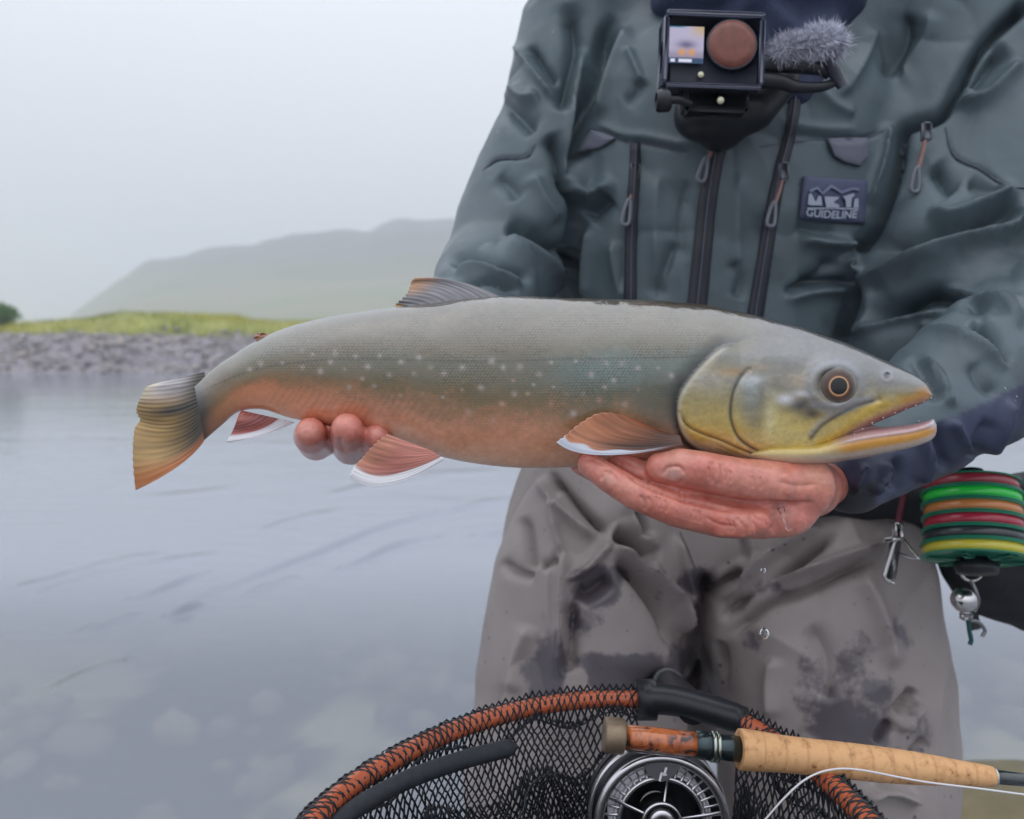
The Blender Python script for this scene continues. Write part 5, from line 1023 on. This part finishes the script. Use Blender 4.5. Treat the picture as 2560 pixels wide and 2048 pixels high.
rl('spool_wall', [(100, -6), (104, -10), (112, -8), (112, -2), (104, 0)], m_ree)
rl('arbor', [(104, -12), (108, -12), (108, -95), (104, -95)], m_reed)
rl('back_plate', [(40, -100), (168, -100), (168, -108), (40, -108)], m_reed)
rl('hub', [(52, 2), (44, 8), (44, -60), (52, -60)], m_ree); rl('hub_cap', [(2, 6), (26, 8), (34, 2), (34, -20), (2, -20)], m_ree)
def rp(x, y, h_=0): return rc + ax_ * x * ps + az * y * ps + ay * h_ * ps
for k in range(5):
    a = R(90 + 72 * k + 64); c_, s_ = math.cos(a), math.sin(a)
    obj('spoke', *tube(np.array([rp(46 * c_, 46 * s_, -6), rp(100 * c_, 100 * s_, 0), rp(150 * c_, 150 * s_, 3)]), np.array([4.2, 4.6, 6]) * ps, 10, sx=.8), m_ree, reel)
for k in range(40):
    a = R(9 * k); dgs = (9 * k) % 360
    if 72 < dgs < 108: continue
    c_, s_ = math.cos(a), math.sin(a); obj('rib', *tube(np.array([rp(110 * c_, 110 * s_, -8), rp(130 * c_, 130 * s_, -2), rp(149 * c_, 149 * s_, 2)]), 3.2 * ps, 6), m_ree, reel)
sh = np.array([(-44, 142), (-20, 148), (20, 148), (44, 142), (36, 122), (16, 108), (0, 103), (-16, 108), (-36, 122)], float); n_ = len(sh)
obj('badge', np.vstack([[rp(a, b_, 9) for a, b_ in sh], [rp(a, b_, -4) for a, b_ in sh]]), [tuple(range(n_))[::-1]] + [(i, (i + 1) % n_, (i + 1) % n_ + n_, i + n_) for i in range(n_)], mat('badge_grey', (.20, .19, .21), .3, metal=.7), reel, smooth=False)
mk = [[(8, 138), (14, 138), (8, 118), (2, 118)], [(-4, 122), (12, 118), (12, 122), (-2, 127)], [(-4, 124), (2, 124), (-4, 104), (-9, 106)]]
obj('badge_mark', *merge([(np.array([rp(a, b_, 10) for a, b_ in p_] + [rp(a, b_, 8) for a, b_ in p_]), [(3, 2, 1, 0), (0, 1, 5, 4), (1, 2, 6, 5), (2, 3, 7, 6), (3, 0, 4, 7)]) for p_ in mk]), mat('mark_white', (.75, .75, .75), .4), reel, smooth=False)
obj('reel_foot', *box(P(1650, 1879, .548), axr, FWD, np.cross(axr, FWD), 88 * ps, 14 * ps, 8 * ps, .8), m_ree, reel)
obj('foot_stem', *box(P(1655, 1888, .556), ax_, FWD, UP, 26 * ps, 20 * ps, 16 * ps, .3), m_reed, reel)
g8 = np.random.default_rng(8); wd = []
for k in range(26):
    a = np.linspace(0, 2 * np.pi, 60); rr = (112 + g8.uniform(0, 12) + 1.5 * np.sin(a * 2 + k)) * ps; hh = -14 - 3.0 * k
    wd.append(tube(rc + rr[:, None] * (np.cos(a)[:, None] * ax_ + np.sin(a)[:, None] * az) + (hh * ps) * ay, .0011, 5, closed=True))
tag(obj('wound_line', *merge(wd), mat('line_coil', (.62, .62, .66), .5), reel), kind='stuff')

# loose line running from the reel and along the rod
ln = [(1700, 2210, .52), (1850, 2110, .515), (1905, 2058, .51), (1960, 1996, .508), (2015, 1948, .508), (2075, 1925, .51), (2150, 1925, .515), (2300, 1953, .52), (2450, 1972, .525), (2620, 1994, .53), (3000, 2040, .54), (3600, 2110, .545)]
tag(obj('fishing_line', *tube(P(*crom(ln, 120).T), .00065, 8), mat('line_pale', (.70, .68, .70), .4)), 'thin pale fly line looping from the reel and along under the cork grip', 'fishing line')

# ------------------------------------------------------------------ tippet spools on their post, hip pack, hanging tools
m_pack = mat('pack_cloth', (.018, .020, .026), .7, var=.3, vscale=60, bump=.7, bscale=350, bdist=.0008)
f = Field((.26, .68, .42), (.92, 1.12, .86), .006)
f.chain(pc((2350, 1270, .92, 90), (2520, 1330, .91, 150), (2700, 1300, .92, 140)), .03); f.chain(pc((2470, 1440, .905, 100), (2580, 1470, .90, 110)), .04); f.chain(pc((2330, 1255, .90, 70), (2220, 1262, .872, 46), (2080, 1270, .862, 34), (1960, 1262, .866, 30)), .03)
V, Q = f.mesh(); V = relax(V, Q, 2); Nn = normals(V, Q); V = V + Nn * (.006 * fbm(V[:, 0] * 14, V[:, 1] * 14, V[:, 2] * 14, 3))[:, None]
pack = obj('hip_pack', V, Q, m_pack); tag(pack, 'black fabric hip pack hanging from the angler\'s belt behind the spools', 'bag')
WORLD['hip_pack'] = np.zeros(3)
obj('strap', *strip(BVHTree.FromPolygons([Vector(q) for q in V], [tuple(q) for q in Q.tolist()]), [(2420, 1470), (2430, 1520), (2440, 1575)], 26, .003), mat('strap_web', (.03, .032, .04), .6, bump=.6, bscale=900, bdist=.0005), pack)
sp0, sp1 = P(2425, 1205, .80), P(2440, 1400, .775); axs = (sp1 - sp0) / np.linalg.norm(sp1 - sp0); Ls = np.linalg.norm(sp1 - sp0); pz = .79 / F
m_sp = mat('spool_green', (.015, .26, .15), .3, coat=.3)
fills = [('dark red', (.36, .03, .05)), ('bright lime green', (.02, .62, .06)), ('orange', (.62, .22, .06)), ('crimson', (.42, .02, .05)), ('black', (.03, .035, .04)), ('yellow', (.62, .52, .05))]
rads = [112, 116, 116, 117, 120, 124]
for k, (nm, cc_) in enumerate(fills):
    o_ = sp0 + axs * Ls * (k / 6); tk = Ls / 6
    s_ = empty('tippet_spool', o_, f'green line spool wound with {nm} line, in the stack on the hip pack', 'spool', 'line spools stacked on the hip pack')
    rk = rads[k] * pz; fl = .13 * tk
    for e0 in (0, tk - fl - .0004):
        obj('flange', *lathe([(.016, e0), (rk - .002, e0), (rk, e0 + fl * .3), (rk, e0 + fl * .7), (rk - .002, e0 + fl), (.016, e0 + fl)], o_, axs, 72, True), m_sp, s_)
    obj('line_winding', *lathe([(rk * .6, fl), (rk * .945, fl), (rk * .955, tk * .5), (rk * .945, tk - fl), (rk * .6, tk - fl)], o_, axs, 72, True), mat('winding_' + nm.replace(' ', '_'), cc_, .22, coat=.6, coatr=.1, bump=.6, bscale=1500, bdist=.0003), s_)
    if k == 5:
        for q in range(6):
            a = q * 60; d1 = np.cross(axs, [0, 0, 1.0]); d1 /= np.linalg.norm(d1); d2 = np.cross(axs, d1); dr_ = math.cos(R(a)) * d1 + math.sin(R(a)) * d2
            obj('web', *box(o_ + axs * (tk + .0005) + dr_ * rk * .62, dr_, np.cross(axs, dr_), axs, rk * .26, .0045, .0016, .4), m_sp, s_)
post = empty('spool_post', sp0, 'black post and cord carrying the stacked line spools', 'spool holder')
obj('post', *tube(np.array([sp0 - axs * .012, sp1 + axs * .012]), .0125, 20), m_blk, post); obj('stopper', *lathe([(.001, 0), (.020, .001), (.018, .010), (.001, .012)], sp1 + axs * .003, axs, 36), m_blk, post)
m_chr = mat('bright_steel', (.62, .60, .60), .18, metal=1); m_gun = mat('dull_steel', (.22, .22, .23), .3, metal=.9)
# retractor with round bead
zg = empty('retractor', P(2420, 1430, .80), 'round silver retractor on a ring hanging below the green spools', 'tool')
ZD = .795
def ringpx(cx, cy, rx, ry, d_, n=40, a0=0, a1=360): a = np.radians(np.linspace(a0, a1, n)); return P(cx + rx * np.cos(a), cy + ry * np.sin(a), np.full(n, d_))
obj('split_ring', *tube(ringpx(2429, 1428, 27, 24, ZD, 40, -30, 210), .0016, 8), m_chr, zg)
obj('hook', *tube(P(*crom([(2424, 1450, ZD), (2432, 1462, ZD), (2440, 1480, ZD - .002), (2446, 1505, ZD - .002), (2436, 1528, ZD)], 20).T), .0020, 8), m_gun, zg)
obj('bead', *lathe([(.0002, -.0125), (.007, -.0105), (.0115, -.005), (.0125, 0), (.0115, .005), (.007, .0105), (.0002, .0125)], P(2410, 1500, ZD), UP, 36), m_chr, zg)
obj('clip', *tube(P(*crom([(2412, 1535, ZD), (2420, 1550, ZD), (2445, 1555, ZD), (2462, 1575, ZD), (2455, 1592, ZD)], 20).T), .0018, 8), m_gun, zg); obj('ferrule', *box(P(2415, 1540, ZD), RIGHT, FWD, UP, .0055, .004, .004, .4), m_chr, zg)
obj('cord_end', *tube(P(*crom([(2420, 1550, ZD), (2424, 1580, ZD), (2428, 1600, ZD), (2424, 1612, ZD)], 14).T), .0022, 8), mat('cord_teal', (.01, .07, .065), .6), zg)
# line nippers on a dark red cord
nd = .80
nip = empty('line_nippers', P(2240, 1330, nd), 'steel line nippers on a dark red cord over the wader hip', 'tool')
obj('cord', *tube(P(*crom([(2262, 1225, nd), (2255, 1260, nd), (2248, 1290, nd), (2245, 1312, nd)], 16).T), .0032, 10), mat('cord_red', (.085, .008, .018), .5), nip)
obj('swivel', *box(P(2246, 1326, nd), RIGHT, FWD, UP, .0045, .004, .008, .4), m_chr, nip); obj('crossbar', *tube(np.array([P(2212, 1352, nd), P(2256, 1344, nd)]), .0026, 8), m_chr, nip)
obj('jaw', *tube(P(*crom([(2238, 1350, nd), (2226, 1390, nd), (2214, 1430, nd), (2213, 1446, nd), (2234, 1458, nd)], 20).T), .0020, 8), m_chr, nip)
obj('blade', *box(P(2232, 1400, nd + .002), (P(2241, 1350, nd) - P(2226, 1450, nd)) / np.linalg.norm(P(2241, 1350, nd) - P(2226, 1450, nd)), FWD, RIGHT, .019, .0012, .0055, .3), m_gun, nip)
obj('lever', *tube(P(*np.array([(2256, 1346, nd), (2278, 1375, nd), (2298, 1398, nd), (2272, 1394, nd), (2246, 1384, nd)], float).T), .0017, 8), m_chr, nip)

# ------------------------------------------------------------------ chest camera, its mount, the furry microphone
CD = .735; pq = CD / F; tl = R(2.0); cx_ = RIGHT * math.cos(tl) - UP * math.sin(tl); cz_ = UP * math.cos(tl) + RIGHT * math.sin(tl); cc0 = P(1781, 128, CD)
def cq(x, y, h_=0): return cc0 + cx_ * (x * pq) + cz_ * (y * pq) - FWD * (h_ * pq)
ac = empty('action_camera', cq(0, -90), 'boxy action camera with lit front screen and amber lens on the chest', 'camera')
m_case = mat('case_black', (.022, .026, .042), .32, coat=.3, var=.15, vscale=120); m_edge = mat('case_edge', (.10, .11, .17), .25, coat=.5)
obj('body', *box(cq(4, 0, -40), cx_, FWD, cz_, 116 * pq, 44 * pq, 88 * pq, .18), m_case, ac)
for a, b_, c_, d_ in ((4, 90, 122, 7), (4, -90, 118, 6)): obj('housing_rail', *box(cq(a, b_, -28), cx_, FWD, cz_, c_ * pq, 40 * pq, d_ * pq, .5), m_edge, ac)
for a in (-118, 122): obj('housing_rail', *box(cq(a, 0, -28), cx_, FWD, cz_, 7 * pq, 38 * pq, 82 * pq, .5), m_edge, ac)
n_ = 48; X, Y = np.meshgrid(np.linspace(0, 1, n_), np.linspace(0, 1, n_), indexing='ij'); x_, y_ = X.ravel(), Y.ravel()
cs = mixc(np.tile(C3(186, 176, 196), (len(x_), 1)), C3(150, 140, 160), sstep(.45, .2, y_)); cs = mixc(cs, C3(196, 170, 130), sstep(.45, .95, x_) * sstep(.6, .95, y_)); cs = mixc(cs, C3(90, 84, 120), np.exp(-((x_ - .5) / .28) ** 2 - ((y_ - .5) / .12) ** 2) * .9)
for q in (.38, .66): cs = mixc(cs, C3(226, 150, 50), np.exp(-((x_ - q) / .10) ** 2 - ((y_ - .30) / .09) ** 2) * .95)
cs = mixc(cs, C3(40, 70, 100), sstep(.18, .12, y_)); cs = mixc(cs, C3(226, 220, 232), ((np.abs(y_ - .08) < .045) & (((x_ > .28) & (x_ < .66)) | ((x_ > .05) & (x_ < .18)))).astype(float)); cs = mixc(cs, C3(30, 110, 140), sstep(.95, .98, y_) * sstep(.6, .3, x_))
i = np.arange(n_ * n_).reshape(n_, n_); Qs = np.stack([i[:-1, :-1].ravel(), i[1:, :-1].ravel(), i[1:, 1:].ravel(), i[:-1, 1:].ravel()], 1)
ms = mat('lit_screen', vcol=True, rough=.2, emit=.22)
obj('screen', np.array([cq(-110 + 86 * a, -36 + 92 * b_, 7.5) for a, b_ in zip(x_, y_)]), Qs, ms, ac, col=cs)
def cl(name, x, y, prof, m, k=64): return obj(name, *lathe([(r_ * pq, h_ * pq) for r_, h_ in prof], cq(x, y), -FWD, k), m, ac)
cl('lens_ring', 46, 14, [(62, -10), (64, 4), (63, 10), (60, 12), (58, 10)], m_case)
cl('lens', 46, 14, [(60, 6), (59, 12), (40, 15), (20, 16), (1, 16.5)], mat('lens_amber', (.19, .058, .038), .4, coat=.15, coatr=.1, var=.35, vscale=90))
for a, b_ in ((-28, -62),): cl('led', a, b_, [(8, 2), (7, 7), (1, 9)], mat('led_pale', (.75, .70, .50), .3), 20)
cm_ = empty('chest_mount', P(1800, 330, .80), 'black plastic chest mount and clamp below the action camera', 'camera mount')
obj('clamp', *box(P(1786, 248, CD + .020), cx_, FWD, cz_, 82 * pq, 34 * pq, 42 * pq, .3), m_blk, cm_)
f = Field(P(1620, 430, .72) - [.03, .03, .03], P(1980, 200, .90) + [.03, .06, .03], .004); f.chain(pc((1775, 280, .80, 70), (1800, 330, .815, 50)), .02); f.chain(pc((1740, 290, .80, 50), (1880, 270, .80, 60), (1960, 205, .80, 40)), .02)
V, Q = f.mesh(); obj('base', relax(V, Q, 2), Q, m_blk, cm_)
obj('screw', *tube(P(*crom([(1730, 262, CD + .012), (1700, 250, CD + .006), (1672, 250, CD + .004)], 12).T), 11 * pq, 12), m_blk, cm_)
obj('knob', *tube(np.array([P(1640, 254, CD + .004), P(1646, 254, CD + .004), P(1668, 250, CD + .004), P(1674, 249, CD + .004)]), np.array([22, 28, 30, 24]) * pq, 12), m_blk, cm_)
obj('rivet', *lathe([(9 * pq, 0), (8 * pq, .002), (1e-4, .003)], P(1801, 252, CD + .0025), -FWD, 20), bpy.data.materials['led_pale'], cm_)
mic = empty('microphone', P(1990, 170, .76), 'short microphone in a fluffy grey windshield beside the action camera', 'microphone')
MD = .755
obj('bracket', *tube(P(*crom([(1870, 165, MD), (1930, 160, MD), (2000, 165, MD), (2050, 172, MD), (2075, 185, MD)], 30).T), np.linspace(24, 15, 30) * MD / F, 14), m_blk, mic)
obj('bracket', *tube(P(*crom([(1890, 200, MD), (1950, 205, MD), (1990, 218, MD), (2050, 218, MD), (2090, 205, MD)], 30).T), np.linspace(22, 10, 30) * MD / F, 12), m_blk, mic)
obj('clip', *tube(P(*np.array([(2066, 150, MD - .006), (2085, 178, MD - .006), (2106, 214, MD)], float).T), np.array([12, 17, 14]) * MD / F, 14), m_case, mic)
gf = np.random.default_rng(15); fp, fcx = [], []
cpts = crom([(1936, 128), (1975, 112), (2010, 112), (2050, 100), (2085, 98)], 40); crr = np.interp(np.linspace(0, 1, 40), [0, .15, .45, .7, 1], [22, 42, 34, 58, 46])
obj('windshield_core', *tube(P(cpts[:, 0], cpts[:, 1] + 8, np.full(40, MD - .004)), crr * .72 * MD / F, 16), mat('fur_base', (.30, .30, .36), .9), mic)
nf = 18000; kk_ = gf.integers(0, 40, nf); dv = gf.normal(0, 1, (nf, 3)); dv /= np.linalg.norm(dv, axis=1)[:, None]
ctr = P(cpts[:, 0], cpts[:, 1] + 8, np.full(40, MD - .004))[kk_]; rr_ = (crr[kk_] * MD / F)[:, None]
a0 = ctr + dv * rr_ * .66; tp2 = ctr + dv * rr_ * gf.uniform(.74, 1.0, (nf, 1)) + gf.normal(0, .0038, (nf, 3)) + [0, 0, -.001]
w_ = np.cross(dv, gf.normal(0, 1, (nf, 3))); w_ /= np.linalg.norm(w_, axis=1)[:, None]; w_ *= .0005
V = np.stack([a0 - w_, a0 + w_, tp2], 1).reshape(-1, 3); cl_ = np.repeat(lin((206, 206, 218)) * (gf.uniform(.7, 1.2, (nf, 1)) * (1 + .65 * vnoise(ctr[:, 0] * 180, ctr[:, 2] * 180, dv[:, 0] * 3))[:, None]).clip(.15, 1.5), 3, 0)
tag(obj('windshield_fur', V, np.arange(3 * nf).reshape(nf, 3), mat('fur_grey', vcol=True, rough=.9, spec=.1), mic, smooth=False, col=cl_), kind='stuff')

# ------------------------------------------------------------------ water running off the hand and falling
m_drop = mat('clear_water', (.97, .98, 1), .01, trans=1, ior=1.33)
dk = [(1950, 1266, .528, 10), (1958, 1284, .524, 7), (1966, 1304, .523, 6), (1974, 1322, .523, 8), (1976, 1330, .523, 3)]
tag(obj('water_drip', *tube(P(*crom([q[:3] for q in dk], 30).T), crom(np.array([[q[3]] for q in dk]), 30)[:, 0] * .524 / F, 14), m_drop), 'water drip running off the heel of the hand under the gills', 'water drop')
for u_, v_, r_, lb in ((1908, 1426, 7, 'small falling water drop in front of the wader crotch'), (1911, 1584, 13, 'larger falling water drop in front of the wader thigh')):
    tag(obj('water_drop', *lathe([(1e-5, -1.15 * r_ * .53 / F), (.6 * r_ * .53 / F, -.9 * r_ * .53 / F), (r_ * .53 / F, -.1 * r_ * .53 / F), (.8 * r_ * .53 / F, .6 * r_ * .53 / F), (.4 * r_ * .53 / F, r_ * .53 / F), (1e-5, 1.2 * r_ * .53 / F)], P(u_, v_, .53), UP, 24), m_drop), lb, 'water drop')
# ------------------------------------------------------------------ the damp air
hb = np.array([(x, y, z) for x in (-340, 910) for y in (-70, 1000) for z in (-3, 75)], float)
mh = bpy.data.materials.new('mist'); mh.use_nodes = True; N, L = mh.node_tree.nodes, mh.node_tree.links
N.remove(N['Principled BSDF']); pv = N.new('ShaderNodeVolumePrincipled'); pv.inputs['Color'].default_value = (.87, .90, 1, 1); pv.inputs['Density'].default_value = 0.0030
L.new(pv.outputs[0], N['Material Output'].inputs['Volume'])
tag(obj('haze', hb, [(0, 1, 3, 2), (4, 6, 7, 5), (0, 4, 5, 1), (2, 3, 7, 6), (0, 2, 6, 4), (1, 5, 7, 3)], mh, smooth=False), 'pale even mist over the river valley', 'mist', kind='stuff')
